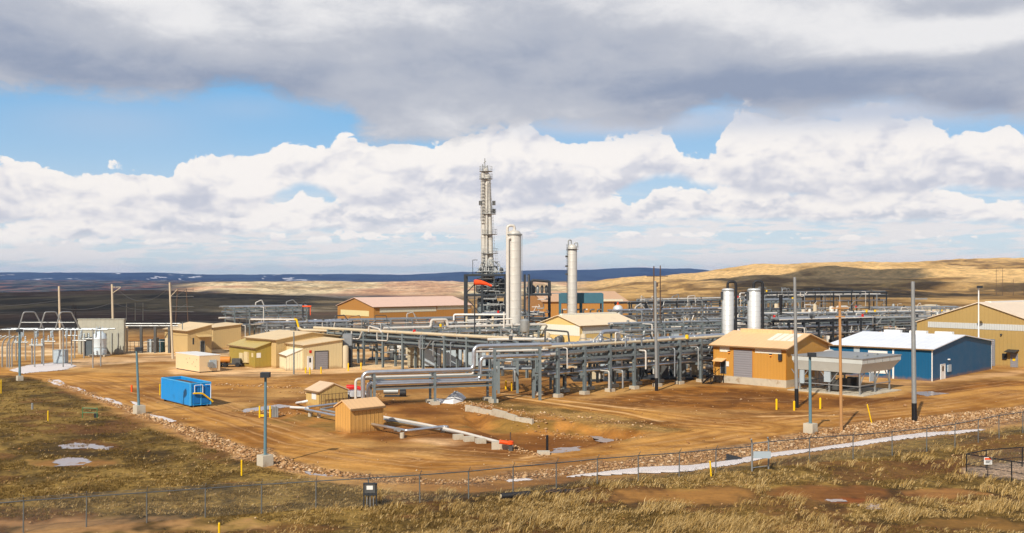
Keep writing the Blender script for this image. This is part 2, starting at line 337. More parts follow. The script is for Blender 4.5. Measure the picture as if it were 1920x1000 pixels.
    for (a, b, rx, ry, cc) in ((1290, 930, 110, 16, (170,120,60)), (1580, 925, 130, 12, (134,84,40)), (1600, 938, 40, 4, (138,72,32)), (200, 985, 330, 18, (186,140,92)), (1750, 925, 80, 10, (172,120,66)), (150, 868, 90, 8, (150,100,54)), (1840, 985, 120, 12, (150,108,54)), (760, 905, 130, 10, (140,98,58)), (1230, 870, 200, 9, (150,104,62))):
        q = P(a, b); s = q.y / F; fy = q.y * q.y / (F * CH)
        e = ((X1 * 1 - q.x) / (rx * s)) ** 2 + ((Y1 - q.y) / (ry * fy)) ** 2
        mm = sst(-e + (med - .5) * 2.4 + (fin - .5) * 1.4, -1.3, -.4); gc = bl(gc, np.broadcast_to(cl(*cc), n + (3,)), mm * .6); g = g - mm * .6 * m
    col = bl(col, gc, m); g = np.clip(np.maximum(g, 0) + m * (g >= 0) , 0, 1) * 1.0
    g = np.clip(g - br * .5 * m, 0, 1)
    hl = dpoly(X1, Y1, [(1860,868),(1990,858),(2080,905),(1935,906),(1810,888)]); mm = sst(-hl, -.3, .4); col = bl(col, np.broadcast_to(cl(186,156,128), n + (3,)), mm); g *= 1 - mm
    # rock strip
    d = dline(X1 + wx * .3, Y1 + wy * .3, GRAVEL, GRW); m = sst(-d, -.5, .7) * sst(fin + med, .55, .95)
    col = bl(col, bl(np.broadcast_to(cl(144,102,62), n + (3,)), np.broadcast_to(cl(192,150,104), n + (3,)), sst(fin, .3, .7)), m); gv = np.maximum(m, mm); g *= (1 - m * .9); rd = rd * (1 - m)
    # plain beyond the yard and the hills
    px = colpx(x, y); yy = y * (1 + (fbm(x / 90, y / 160, 4, 95) - .5) * .35); far = sst(yy, 215, 300)
    f1 = fbm(x / 40, y / 110, 5, 101); f2 = fbm(x / 150, y / 300, 4, 103); f3 = fbm(x / 14, y / 30, 4, 107)
    sage = bl(np.broadcast_to(cl(84,74,58), n + (3,)), np.broadcast_to(cl(134,116,84), n + (3,)), sst(f1, .4, .62))
    sage = bl(sage, np.broadcast_to(cl(110,78,62), n + (3,)), sst(f2, .56, .66) * .6)
    sage = bl(sage, np.broadcast_to(cl(198,180,150), n + (3,)), np.exp(-((fbm(x / 300 + 7, y / 90, 3, 109) - .5) / .006) ** 2) * .35)
    right = bl(np.broadcast_to(cl(136,104,58), n + (3,)), np.broadcast_to(cl(206,164,100), n + (3,)), sst(f1 * .6 + f3 * .4, .40, .58))
    right = bl(right, np.broadcast_to(cl(232,190,126), n + (3,)), sst(f2 + (px - 1500) * 0, .45, .55) * sst(y, 700, 1000) * .8)
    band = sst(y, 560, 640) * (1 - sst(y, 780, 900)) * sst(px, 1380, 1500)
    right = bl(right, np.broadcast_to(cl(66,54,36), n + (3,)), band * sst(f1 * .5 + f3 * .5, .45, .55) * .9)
    fc = bl(sage, right, sst(px, 760, 960))
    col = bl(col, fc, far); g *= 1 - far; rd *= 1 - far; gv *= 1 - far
    tan = bl(np.broadcast_to(cl(200,170,126), n + (3,)), np.broadcast_to(cl(238,214,168), n + (3,)), sst(f1, .4, .6))
    spk = sst(f3, .5, .58) * .55; tan = bl(tan, np.broadcast_to(cl(112,98,70), n + (3,)), spk)
    tan = bl(tan, np.broadcast_to(cl(206,142,110), n + (3,)), sst(f2, .5, .6) * .45)
    tr = sst(y, 1000, 1250) * sst(px + (f2 - .5) * 300, 260, 420) * (1 - sst(px, 1060, 1130)); col = bl(col, tan, tr * (1 - sst(y, 2300, 2800)))
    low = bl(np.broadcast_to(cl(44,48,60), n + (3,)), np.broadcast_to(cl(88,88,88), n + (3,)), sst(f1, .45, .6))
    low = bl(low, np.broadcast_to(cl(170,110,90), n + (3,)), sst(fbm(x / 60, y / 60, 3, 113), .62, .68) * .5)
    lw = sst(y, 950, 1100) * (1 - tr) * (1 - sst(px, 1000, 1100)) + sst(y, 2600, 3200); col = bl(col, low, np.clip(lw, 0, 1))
    mesa = bl(np.broadcast_to(cl(30,48,84), n + (3,)), np.broadcast_to(cl(46,66,96), n + (3,)), sst(f2, .4, .6))  # mesa colour kept dark to stand in for cloud shadow
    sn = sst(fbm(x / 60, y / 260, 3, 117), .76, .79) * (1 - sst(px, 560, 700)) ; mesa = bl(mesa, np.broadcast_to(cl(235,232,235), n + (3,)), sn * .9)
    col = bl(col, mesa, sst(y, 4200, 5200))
    cls = np.zeros(n, int)                       # 0 ground (grass), 1 road, 2 rock strip, 3 yard, 4 hills
    ing = dpoly(X1, Y1, GRASS) < 0
    cls[~ing] = 3; cls[rd > .5] = 1; cls[gv > .5] = 2; cls[y > 430] = 4
    return col, g, rd, gv, far, cls

def grid(th, rr):
    T, Rr = np.meshgrid(th, rr); x = Rr * np.sin(T); y = Rr * np.cos(T); return x, y
def ground_mesh(name, x, y, cls_pick=None, kind='structure', label=None, cat=None):
    n0, n1 = x.shape
    z = height(x, y); col, g, rd, gv, far, cls = classify(x, y)
    idx = np.arange(n0 * n1).reshape(n0, n1)
    quads = np.stack([idx[:-1, :-1], idx[1:, :-1], idx[1:, 1:], idx[:-1, 1:]], -1).reshape(-1, 4)[:, ::-1]
    cq = cls[:-1, :-1].reshape(-1)
    V = np.stack([x, y, z], -1).reshape(-1, 3).astype(np.float32)
    Cc = np.concatenate([col.reshape(-1, 3), np.ones((n0 * n1, 1))], 1).astype(np.float32)
    Mm = np.stack([g, rd, gv, far], -1).reshape(-1, 4).astype(np.float32)
    for k, (nm, lb, ct) in cls_pick.items():
        q = quads[cq == k] if k >= 0 else quads
        if len(q) == 0: continue
        used, inv = np.unique(q, return_inverse=True); q2 = inv.reshape(-1, 4)
        me = bpy.data.meshes.new(nm); me.vertices.add(len(used)); me.vertices.foreach_set('co', V[used].ravel())
        me.loops.add(q2.size); me.loops.foreach_set('vertex_index', q2.ravel().astype(np.int32))
        me.polygons.add(len(q2)); me.polygons.foreach_set('loop_start', np.arange(0, q2.size, 4, dtype=np.int32)); me.polygons.foreach_set('loop_total', np.full(len(q2), 4, np.int32))
        me.polygons.foreach_set('use_smooth', np.ones(len(q2), bool))
        a = me.color_attributes.new('Col', 'FLOAT_COLOR', 'POINT'); a.data.foreach_set('color', Cc[used].ravel())
        a = me.color_attributes.new('Cover', 'FLOAT_COLOR', 'POINT'); a.data.foreach_set('color', Mm[used].ravel())
        me.update(calc_edges=True); me.materials.append(MG)
        o = bpy.data.objects.new(nm, me); S.collection.objects.link(o); tag(o, lb, ct, kind='structure')
def mat_ground():
    m = bpy.data.materials.new('earth'); m.use_nodes = True; t = m.node_tree; b = t.nodes['Principled BSDF']
    a = t.nodes.new('ShaderNodeVertexColor'); a.layer_name = 'Col'
    c = t.nodes.new('ShaderNodeAttribute'); c.attribute_name = 'Cover'
    s = t.nodes.new('ShaderNodeSeparateColor'); t.links.new(c.outputs['Color'], s.inputs[0])
    g, rd, gv = [X(t, o) for o in s.outputs[:3]]; far = X(t, c.outputs['Alpha'])
    ge = t.nodes.new('ShaderNodeNewGeometry'); pos = ge.outputs['Position']
    n1 = noise(t, pos, 2.6, 5, .7); n2 = noise(t, pos, .55, 4, .6)
    vv = voro(t, pos, 5.0); vd = X(t, vv.outputs[0])
    sc = t.nodes.new('ShaderNodeSeparateColor'); t.links.new(vv.outputs['Color'], sc.inputs[0]); vr = X(t, sc.outputs[0])
    mp = t.nodes.new('ShaderNodeMapping'); t.links.new(pos, mp.inputs[0]); mp.inputs['Scale'].default_value = (.05, .022, .05)
    n3 = noise(t, mp.outputs[0], 3, 8, .7)
    mt_ = t.nodes.new('ShaderNodeMapping'); t.links.new(pos, mt_.inputs[0]); mt_.inputs['Scale'].default_value = (.35, 1.3, 1); mt_.inputs['Rotation'].default_value = (0, 0, .12)
    n4 = noise(t, mt_.outputs[0], 1.1, 6, .7)
    bright = 1.0 + (n1 - .5) * (g * 2.3 + .75) + (n2 - .5) * (.5 + g * .7) + (n4 - .5) * (.9 - g * .5) + gv * ((vr - .5) * .9 - vd * .5 + .1)
    bright = bright * (1.0 - far) + far * ((n3 - .5) * 2.2 + 1.0)
    cc = t.nodes.new('ShaderNodeCombineColor')
    for i in range(3): t.links.new(bright._m('MAXIMUM', .12).v, cc.inputs[i])
    t.links.new(mixc(t, 1.0, a.outputs[0], cc.outputs[0], 'MULTIPLY'), b.inputs['Base Color'])
    b.inputs['Roughness'].default_value = .95; b.inputs['Specular IOR Level'].default_value = .15
    bu = t.nodes.new('ShaderNodeBump'); bu.inputs['Distance'].default_value = .4; bu.inputs['Strength'].default_value = .8
    hgt = (n1 * (g * .8 + .16) + gv * (1.0 - vd) * .6 + n2 * .15) * (1.0 - far) + n3 * far * 12.0
    t.links.new(hgt.v, bu.inputs['Height']); t.links.new(bu.outputs[0], b.inputs['Normal'])
    return m
MG = mat_ground()
th = np.linspace(R(-32), R(32), 640)
rn = np.exp(np.linspace(math.log(44), math.log(280), 400)); rf = np.exp(np.linspace(math.log(280), math.log(9800), 280))[1:]
names = {0: ('ground', 'rough brown grassland around the plant', 'ground'), 1: ('road', 'orange brown graded dirt road looping through the plant', 'road'),
         2: ('rocky_bank', 'pale loose rock strip along the road edge', 'rock bank'), 3: ('yard', 'bare tan and brown earth yard under the plant', 'yard'),
         4: ('hills', 'dark plain, sunlit tan ridges and far blue mesas', 'hills')}
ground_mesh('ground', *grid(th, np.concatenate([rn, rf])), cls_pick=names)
rr = np.concatenate([np.linspace(0.5, 44, 24), np.exp(np.linspace(math.log(44), math.log(9800), 80))[1:]])
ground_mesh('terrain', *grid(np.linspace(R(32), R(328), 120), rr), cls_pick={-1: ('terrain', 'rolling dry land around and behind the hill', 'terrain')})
ground_mesh('hilltop', *grid(th[::16], np.linspace(0.5, 44, 24)), cls_pick={-1: ('hill', 'grassy knoll overlooking the plant', 'hill')})

# haze: one closed box of thin air
def haze_box():
    x0, y0, z0, x1, y1, z1 = -10200, -10200, -70, 10200, 10200, 110
    vs = [(x, y, z) for z in (z0, z1) for y in (y0, y1) for x in (x0, x1)]
    fs = [(0, 2, 3, 1), (4, 5, 7, 6), (0, 1, 5, 4), (2, 6, 7, 3), (0, 4, 6, 2), (1, 3, 7, 5)]
    me = bpy.data.meshes.new('haze'); me.from_pydata(vs, [], fs); o = bpy.data.objects.new('haze', me); S.collection.objects.link(o)
    m = bpy.data.materials.new('haze'); m.use_nodes = True; t = m.node_tree; t.nodes.remove(t.nodes['Principled BSDF'])
    v = t.nodes.new('ShaderNodeVolumePrincipled'); v.inputs['Color'].default_value = (.38, .60, 1, 1); v.inputs['Density'].default_value = 6e-5; v.inputs['Anisotropy'].default_value = 0.2
    t.links.new(v.outputs[0], t.nodes['Material Output'].inputs['Volume']); me.materials.append(m)
    tag(o, 'thin blue haze in the air', 'haze', kind='stuff')
haze_box()

# unseen clouds added out of view, shaped to shade the plain and right hill
def shade_cloud(pts, alt, seed, label):
    """pts: footprint of the shadow on the ground, (x, y) metres"""
    sh = SUN * (alt / SUN.z); L = np.array(pts, float); c = L.mean(0)
    gx = np.linspace(L[:, 0].min() - 40, L[:, 0].max() + 40, 60); gy = np.linspace(L[:, 1].min() - 40, L[:, 1].max() + 40, 60)
    A, B = np.meshgrid(gx, gy); w = (fbm(A / 90, B / 90, 4, seed) - .5) * 170
    d = -dpoly(A, B, L) + w; t = np.clip(d, 0, None)
    up = np.sqrt(t) * 9 * (.7 + .6 * fbm(A / 45, B / 45, 3, seed + 3)); dn = -np.sqrt(t) * 2.0
    vs = []; fs = []
    for k, zz in enumerate((up, dn)):
        vs += [(a + sh.x, b + sh.y, alt + q) for a, b, q in zip(A.ravel(), B.ravel(), zz.ravel())]
    n = 60; ok = d > 0
    for j in range(n - 1):
        for i in range(n - 1):
            if ok[j, i] or ok[j + 1, i] or ok[j, i + 1] or ok[j + 1, i + 1]:
                a = j * n + i; fs.append((a, a + 1, a + n + 1, a + n)); a += n * n; fs.append((a, a + n, a + n + 1, a + 1))
    me = bpy.data.meshes.new('shade_cloud'); me.from_pydata(vs, [], fs); me.validate()
    me.polygons.foreach_set('use_smooth', np.ones(len(me.polygons), bool))
    o = bpy.data.objects.new('shade_cloud', me); S.collection.objects.link(o)
    m = bpy.data.materials.get('shade_cloud') or bpy.data.materials.new('shade_cloud'); m.use_nodes = True
    m.node_tree.nodes['Principled BSDF'].inputs['Base Color'].default_value = (.85, .85, .87, 1); m.node_tree.nodes['Principled BSDF'].inputs['Roughness'].default_value = 1
    me.materials.append(m); tag(o, label, 'shade_cloud', kind='structure')
shade_cloud([(-1500, 230), (-260, 205), (-120, 260), (-90, 330), (-130, 700), (-150, 900), (-330, 980), (-1500, 980)], 900, 5, 'flat based cloud out of view, added to shade the dark plain')
shade_cloud([(120, 600), (250, 620), (340, 880), (450, 1180), (430, 1350), (290, 1300), (180, 930)], 950, 15, 'flat based cloud out of view, added to shade the right hill')

# ---------------------------------------------------------------- materials
def mat(name, rgb, rough=.6, metal=0.0, var=.18, vs=1.2, rib=None, bump=.0, streak=0.0, emit=None, dirt=None, spec=.4):
    """procedural paint / metal / concrete; rib=(axis, period) folds the sheet metal; dirt is a stain colour"""
    k = bpy.data.materials.get(name)
    if k: return k
    m = bpy.data.materials.new(name); m.use_nodes = True; t = m.node_tree; b = t.nodes['Principled BSDF']
    tcn = t.nodes.new('ShaderNodeTexCoord'); ob = tcn.outputs['Object']
    n = noise(t, ob, vs, 5, .6); sx = t.nodes.new('ShaderNodeSeparateXYZ'); t.links.new(ob, sx.inputs[0])
    x, y, z = [X(t, o) for o in sx.outputs]
    f = 1.0 + (n - .5) * (var * 2)
    if streak:
        n2 = noise(t, vec(t, x * 3.0, y * 3.0, z * .35), 1.5, 4, .6); f = f + (n2 - .5) * (streak * 2)
    if rib:
        ax, per = rib
        c = (x + y) if ax == 'xy' else (x if ax == 'x' else (y if ax == 'y' else z))
        w = ((c * (1 / per))._m('FRACT') - .5)._m('ABSOLUTE')       # 0 in the middle of a pan, .5 at the seam
        seam = w.sstep(.36, .5)
        f = f - seam * (.16 if per < .44 else .07)
    col = t.nodes.new('ShaderNodeCombineColor')
    for i in range(3): t.links.new(f.v, col.inputs[i])
    out = mixc(t, 1.0, lin(*rgb), col.outputs[0], 'MULTIPLY')
    if rib and rib[0] == 'xy':                                   # mud splashed up the foot of the wall
        ns_ = noise(t, ob, 1.4, 5, .7); sp_ = (1.0 - (z + (ns_ - .5) * .9).sstep(.0, .55)) * .6
        out = mixc(t, sp_, out, lin(146,104,60))
    if dirt:
        nd = noise(t, ob, .7, 6, .7); out = mixc(t, nd.sstep(.52, .72) * .75, out, lin(*dirt))
    t.links.new(out, b.inputs['Base Color'])
    b.inputs['Roughness'].default_value = rough; b.inputs['Metallic'].default_value = metal; b.inputs['Specular IOR Level'].default_value = spec
    t.links.new((n * .3 + (rough - .15)).v, b.inputs['Roughness'])
    if rib or bump:
        bu = t.nodes.new('ShaderNodeBump'); bu.inputs['Distance'].default_value = .05; bu.inputs['Strength'].default_value = .7 if not rib or rib[1] < .44 else .35
        h = (seam * 1.0 + n * .1) if rib else n * bump
        t.links.new(h.v, bu.inputs['Height']); t.links.new(bu.outputs[0], b.inputs['Normal'])
    if emit:
        b.inputs['Emission Color'].default_value = lin(*emit[0]) + (1,); b.inputs['Emission Strength'].default_value = emit[1]
    return m
M = dict(
 steel=mat('slate painted steel', (118,128,130), .55, .2, .15), dsteel=mat('dark painted steel', (52,56,60), .5, .2, .2), black=mat('black paint', (26,26,28), .5, 0, .1),
 galv=mat('galvanised steel', (158,160,158), .5, .5, .16, 2), pipe=mat('aluminium pipe jacket', (208,210,212), .32, .85, .08, 1.5), wpipe=mat('weathered pipe lagging', (206,200,190), .5, .1, .10),
 gpipe=mat('grey pipe', (140,146,150), .45, .4, .15), tpipe=mat('tan pipe', (196,180,150), .6, 0, .12), vessel=mat('pale vessel lagging', (200,196,187), .5, .15, .07, .8, rib=('z', 1.6), streak=.08, dirt=(184,176,160)),
 silver=mat('silver tank cladding', (216,217,214), .45, .35, .06, .8, rib=('z', .9)), conc=mat('concrete', (186,176,156), .9, 0, .15, 1.6, bump=.4, dirt=(140,112,80)),
 yellow=mat('yellow paint', (238,192,12), .5, 0, .06), orange=mat('orange paint', (232,84,24), .5, 0, .08), red=mat('red paint', (200,34,26), .45, 0, .08), white=mat('white paint', (226,224,218), .5, 0, .05),
 wood=mat('weathered wood', (178,132,84), .9, 0, .2, 3, streak=.15), pwood=mat('pale wood', (196,180,154), .9, 0, .12, 3, streak=.12), dwood=mat('dark wood', (92,72,56), .9, 0, .2), glass=mat('window glass', (48,56,62), .12, 0, .05, spec=.8), grey=mat('grey door', (140,138,142), .5, 0, .06, rib=('z', .3)),
 blue=mat('bright blue container', (18,140,214), .45, 0, .07, .9, dirt=(20,112,176)), pgrey=mat('pale grey cabinet', (172,184,190), .5, .1, .06), teal=mat('teal steel', (66,108,122), .5, .1, .1),
 fence=mat('weathered fence steel', (112,114,112), .5, .3, .15), lsteel=mat('blue grey light pole', (100,132,142), .5, .15, .1),
 louvre=mat('louvred grey cabinet', (176,188,194), .5, .1, .05, rib=('z', .22)), tarp=mat('white tarpaulin', (228,224,220), .8, 0, .08, 1.0, bump=.6), rubber=mat('black plastic', (34,34,36), .6, 0, .2), mach=mat('machinery', (92,92,90), .5, .4, .3, 2.5))
def siding(nm, rgb, per=.45): return mat(nm, rgb, .55, 0, .05, .5, rib=('xy', per), streak=.05)
def roofing(nm, rgb, ax, per=.6): return mat(nm, rgb, .5, .0, .06, .5, rib=(ax, per), dirt=tuple(int(c * .92) for c in rgb))

# ---------------------------------------------------------------- mesh collector
class MB:
    def __init__(s): s.v = []; s.f = []
    def add(s, vs, fs):
        n = len(s.v); s.v += [tuple(q) for q in vs]; s.f += [tuple(i + n for i in f) for f in fs]; return s
    def box(s, a, b):
        x0, y0, z0 = a; x1, y1, z1 = b
        return s.add([(x0,y0,z0),(x1,y0,z0),(x1,y1,z0),(x0,y1,z0),(x0,y0,z1),(x1,y0,z1),(x1,y1,z1),(x0,y1,z1)],
                     [(0,3,2,1),(4,5,6,7),(0,1,5,4),(1,2,6,5),(2,3,7,6),(3,0,4,7)])
    def bar(s, a, b, w, h=None):                      # rectangular bar between two points
        a = Vector(a); b = Vector(b); h = h or w; d = (b - a).normalized()
        u = d.cross(Vector((0, 0, 1))); u = u.normalized() if u.length > 1e-3 else Vector((1, 0, 0)); v = u.cross(d).normalized()
        vs = [p + u * (i * w / 2) + v * (j * h / 2) for p in (a, b) for i, j in ((-1,-1),(1,-1),(1,1),(-1,1))]
        return s.add(vs, [(0,1,2,3),(7,6,5,4),(0,4,5,1),(1,5,6,2),(2,6,7,3),(3,7,4,0)])
    def ibeam(s, a, b, w):                            # H section post or beam
        a = Vector(a); b = Vector(b); d = (b - a).normalized(); u = d.cross(Vector((0, 1, .01))).normalized() if abs(d.z) > .5 else Vector((0, 0, 1)); v = u.cross(d).normalized()
        for o in (-1, 1):
            s.bar2(a + v * (o * w * .45), b + v * (o * w * .45), u, v, w, w * .12)
        return s.bar2(a, b, u, v, w * .12, w * .8)
    def bar2(s, a, b, u, v, w, h):
        vs = [p + u * (i * w / 2) + v * (j * h / 2) for p in (a, b) for i, j in ((-1,-1),(1,-1),(1,1),(-1,1))]
        return s.add(vs, [(0,1,2,3),(7,6,5,4),(0,4,5,1),(1,5,6,2),(2,6,7,3),(3,7,4,0)])
    def path(s, pts, r, n=8, bend=None, r2=None):     # round tube along points, corners rounded to bend
        P_ = [Vector(p) for p in pts]; Q_ = [P_[0]]
        for i in range(1, len(P_) - 1):
            a, b, c = P_[i-1], P_[i], P_[i+1]
            bb = min(bend if bend is not None else r * 2.5, (a-b).length * .45, (c-b).length * .45)
            p = b + (a-b).normalized() * bb; q = b + (c-b).normalized() * bb
            if bb < 1e-4: Q_.append(b); continue
            for k in range(5):
                t = k / 4; Q_.append(p * (1-t)**2 + b * (2*t*(1-t)) + q * t**2)
        Q_.append(P_[-1]); N = len(Q_); prev = None; vs = []
        for i, p in enumerate(Q_):
            d = ((Q_[min(i+1, N-1)] - p).normalized() + (p - Q_[max(i-1, 0)]).normalized()).normalized()
            if prev is None:
                prev = d.cross(Vector((0, 0, 1))); prev = prev.normalized() if prev.length > 1e-2 else Vector((1, 0, 0))
            u = (prev - d * prev.dot(d)).normalized(); prev = u; w = d.cross(u)
            rr = r if r2 is None else r + (r2 - r) * i / (N - 1)
            vs += [p + (u * math.cos(2*math.pi*k/n) + w * math.sin(2*math.pi*k/n)) * rr for k in range(n)]
        fs = [(i*n+k, i*n+(k+1)%n, (i+1)*n+(k+1)%n, (i+1)*n+k) for i in range(N-1) for k in range(n)]
        fs += [tuple(range(n))[::-1], tuple((N-1)*n+k for k in range(n))]
        return s.add(vs, fs)
    def lathe(s, prof, c=(0, 0, 0), n=20):            # profile of (radius, height) round the z axis
        N = len(prof); vs = [(c[0] + r * math.cos(2*math.pi*k/n), c[1] + r * math.sin(2*math.pi*k/n), c[2] + z) for r, z in prof for k in range(n)]
        fs = [(i*n+k, i*n+(k+1)%n, (i+1)*n+(k+1)%n, (i+1)*n+k) for i in range(N-1) for k in range(n)]
        return s.add(vs, fs + [tuple(range(n))[::-1], tuple((N-1)*n+k for k in range(n))])
    def build(s, name, m, parent=None, loc=None):
        me = bpy.data.meshes.new(name); me.from_pydata([tuple(v) for v in s.v], [], s.f); me.polygons.foreach_set('use_smooth', [True] * len(me.polygons))
        me.set_sharp_from_angle(angle=R(38)); me.materials.append(M[m] if isinstance(m, str) else m)
        o = bpy.data.objects.new(name, me); S.collection.objects.link(o)
        if parent is not None: o.parent = parent
        if loc is not None: o.location = loc
        return o
def dup(root, loc, rz=None, label=None):
    r = root.copy(); S.collection.objects.link(r); r.location = loc
    if rz is not None: r.rotation_euler = (0, 0, rz)
    if label: r['label'] = label
    for ch in list(root.children):
        c = ch.copy(); S.collection.objects.link(c); c.parent = r
        for g in list(ch.children):
            d = g.copy(); S.collection.objects.link(d); d.parent = c
    return r

# ---------------------------------------------------------------- buildings
class B: pass
def bldg(name, label, near, h, left, right, roof='L', rise=1.2, wall=None, roofm=None, cat='building', over=.35, base=None, group=None, lift=0.0, trim=None, LL=None, LR=None):
    """near/left/right: photo points of the eave corners at height h.  roof 'L'/'R': gable on that face; 'monoR': rises away to the right"""
    N = P(near[0], near[1], h); N.z = 0
    if left is not None and len(left) > 1:
        A = P(left[0], left[1], h); dL = Vector((A.x - N.x, A.y - N.y)); l1 = dL.length; dL.normalize(); dR = Vector((dL.y, -dL.x))
        if dR.y < 0 and dR.x < 0: dR = -dR
        k = (right - 960) / F; t = (k * N.y - N.x) / (dR.x - k * dR.y); l2 = t
    else:
        A = P(right[0], right[1], h); dR = Vector((A.x - N.x, A.y - N.y)); l2 = dR.length; dR.normalize(); dL = Vector((-dR.y, dR.x))
        k = (left[0] - 960) / F; l1 = (k * N.y - N.x) / (dL.x - k * dL.y)
    if LL: l1 = LL
    if LR: l2 = LR
    b = B(); b.N = N; b.dR = dR; b.dL = dL; b.LR = l2; b.LL = l1; b.h = h
    b.root = empty(name, (N.x, N.y, lift), math.atan2(dR.y, dR.x)); tag(b.root, label, cat, group)
    w, d = l2, l1; m = MB(); z0 = base or 0.0; T = .12
    rf = MB(); o = over
    if roof == 'L':       # gable walls at x=0 and x=w, ridge along x
        for x0, x1 in ((0, T), (w - T, w)):
            m.add([(x, y, z) for x in (x0, x1) for y, z in ((0, z0), (d, z0), (d, h), (d/2, h + rise), (0, h))],
                  [(0,1,2,3,4)[::-1], (5,6,7,8,9), (0,1,6,5), (1,2,7,6), (2,3,8,7), (3,4,9,8), (4,0,5,9)])
        m.box((T, 0, z0), (w - T, T, h)); m.box((T, d - T, z0), (w - T, d, h))
        s = rise / (d / 2); 
        for sg in (0, 1):
            f = (lambda y: y) if sg == 0 else (lambda y: d - y)
            vs = [(x, f(y), h + s * y + q) for x in (-o, w + o) for y, q in ((-o, .02), (d/2, .02), (d/2, .14), (-o, .14))]
            fs = [(0,1,2,3)[::-1], (4,5,6,7), (0,4,5,1), (1,5,6,2), (2,6,7,3), (3,7,4,0)]
            rf.add(vs, fs if sg == 0 else [q[::-1] for q in fs])
    elif roof == 'R':
        for y0, y1 in ((0, T), (d - T, d)):
            m.add([(x, y, z) for y in (y0, y1) for x, z in ((0, z0), (w, z0), (w, h), (w/2, h + rise), (0, h))],
                  [(0,1,2,3,4), (9,8,7,6,5), (0,5,6,1), (1,6,7,2), (2,7,8,3), (3,8,9,4), (4,9,5,0)])
        m.box((0, T, z0), (T, d - T, h)); m.box((w - T, T, z0), (w, d - T, h))
        s = rise / (w / 2)
        for sg in (0, 1):
            f = (lambda x: x) if sg == 0 else (lambda x: w - x)
            vs = [(f(x), y, h + s * x + q) for y in (-o, d + o) for x, q in ((-o, .02), (w/2, .02), (w/2, .14), (-o, .14))]
            fs = [(0,1,2,3), (7,6,5,4), (0,4,5,1)[::-1], (1,5,6,2)[::-1], (2,6,7,3)[::-1], (3,7,4,0)[::-1]]
            rf.add(vs, fs if sg == 0 else [q[::-1] for q in fs])
    else:                 # single slope rising along x
        m.add([(x, y, z) for y in (0, d) for x, z in ((0, z0), (w, z0), (w, h + rise), (0, h))], [(0,1,2,3), (7,6,5,4), (0,4,5,1), (1,5,6,2), (3,7,4,0), (2,6,7,3)])
        s = rise / w
        rf.add([(x, y, h + s * x + q) for y in (-o, d + o) for x, q in ((-o, .02), (w + o, .02), (w + o, .13), (-o, .13))],
               [(0,1,2,3), (7,6,5,4), (0,4,5,1), (1,5,6,2), (3,7,4,0), (2,6,7,3)])
    GT = mat('brown gutter', (132,104,72), .5)
    if roof == 'L': MB().box((-o, -o - .12, h - rise / (d / 2) * o - .06), (w + o, -o - .005, h - rise / (d / 2) * o + .1)).build('gutter', GT, b.root)
    elif roof == 'R': MB().box((-o - .12, -o, h - rise / (w / 2) * o - .06), (-o - .005, d + o, h - rise / (w / 2) * o + .1)).build('gutter', GT, b.root)
    else: MB().box((-o - .12, -o, h - rise / w * o - .06), (-o - .005, d + o, h - rise / w * o + .1)).build('gutter', GT, b.root)
    b.wall = m.build('wall', wall, b.root); b.roof = rf.build('roof', roofm, b.root)
    if base:
        MB().box((-.06, -.06, -.3), (w + .06, d + .06, base)).build('foundation', 'conc', b.root)
    if trim:
        for cx, cy in ((-.03, -.03), (w - .09, -.03), (-.03, d - .09)): MB().box((cx, cy, z0), (cx + .12, cy + .12, h - .02)).build('corner_trim', trim, b.root)
    return b
def onwall(b, face, px, py):
    """position along the wall and height where the photo point falls on the wall"""
    k = (px - 960) / F; d = b.dR if face == 'R' else b.dL
    t = (k * b.N.y - b.N.x) / (d.x - k * d.y); Y = b.N.y + t * d.y
    return t, CH - (py - HY) / F * Y
def rect(b, face, x0, y0, x1, y1, name, m, dep=.06, parent=None, z0=None, z1=None, label=None):
    a, za = onwall(b, face, x0, y1); c, zc = onwall(b, face, x1, y0); xm = (x0 + x1) / 2
    za = onwall(b, face, xm, y1)[1] if z0 is None else z0; zc = onwall(b, face, xm, y0)[1] if z1 is None else z1
    a, c = min(a, c), max(a, c); za = max(za, 0.02)
    q = MB().box((a, -dep, za), (c, .02, zc)) if face == 'R' else MB().box((-dep, a, za), (.02, c, zc))
    o = q.build(name, m, parent or b.root)
    if label: o['label'] = label
    return o, a, c, za, zc
def door(b, face, x0, y0, x1, y1, m='grey', fm='white', name='door', window=False, z0=None, label=None):
    o, a, c, za, zc = rect(b, face, x0, y0, x1, y1, name, m, .05, z0=z0, label=label)
    fr = MB(); g = .09
    for p, q in (((a - g, za), (a, zc + g)), ((c, za), (c + g, zc + g)), ((a, zc), (c, zc + g))):
        if face == 'R': fr.box((p[0], -.09, p[1]), (q[0], .015, q[1]))
        else: fr.box((-.09, p[0], p[1]), (.015, q[0], q[1]))
    fr.build('door_frame', fm, o)
    if window:
        w = (c - a); z = za + (zc - za) * .55; q = MB()
        if face == 'R': q.box((a + w * .3, -.065, z), (c - w * .25, -.045, zc - .2))
        else: q.box((-.065, a + w * .3, z), (-.045, c - w * .25, zc - .2))
        q.build('window', 'glass', o)
    return o
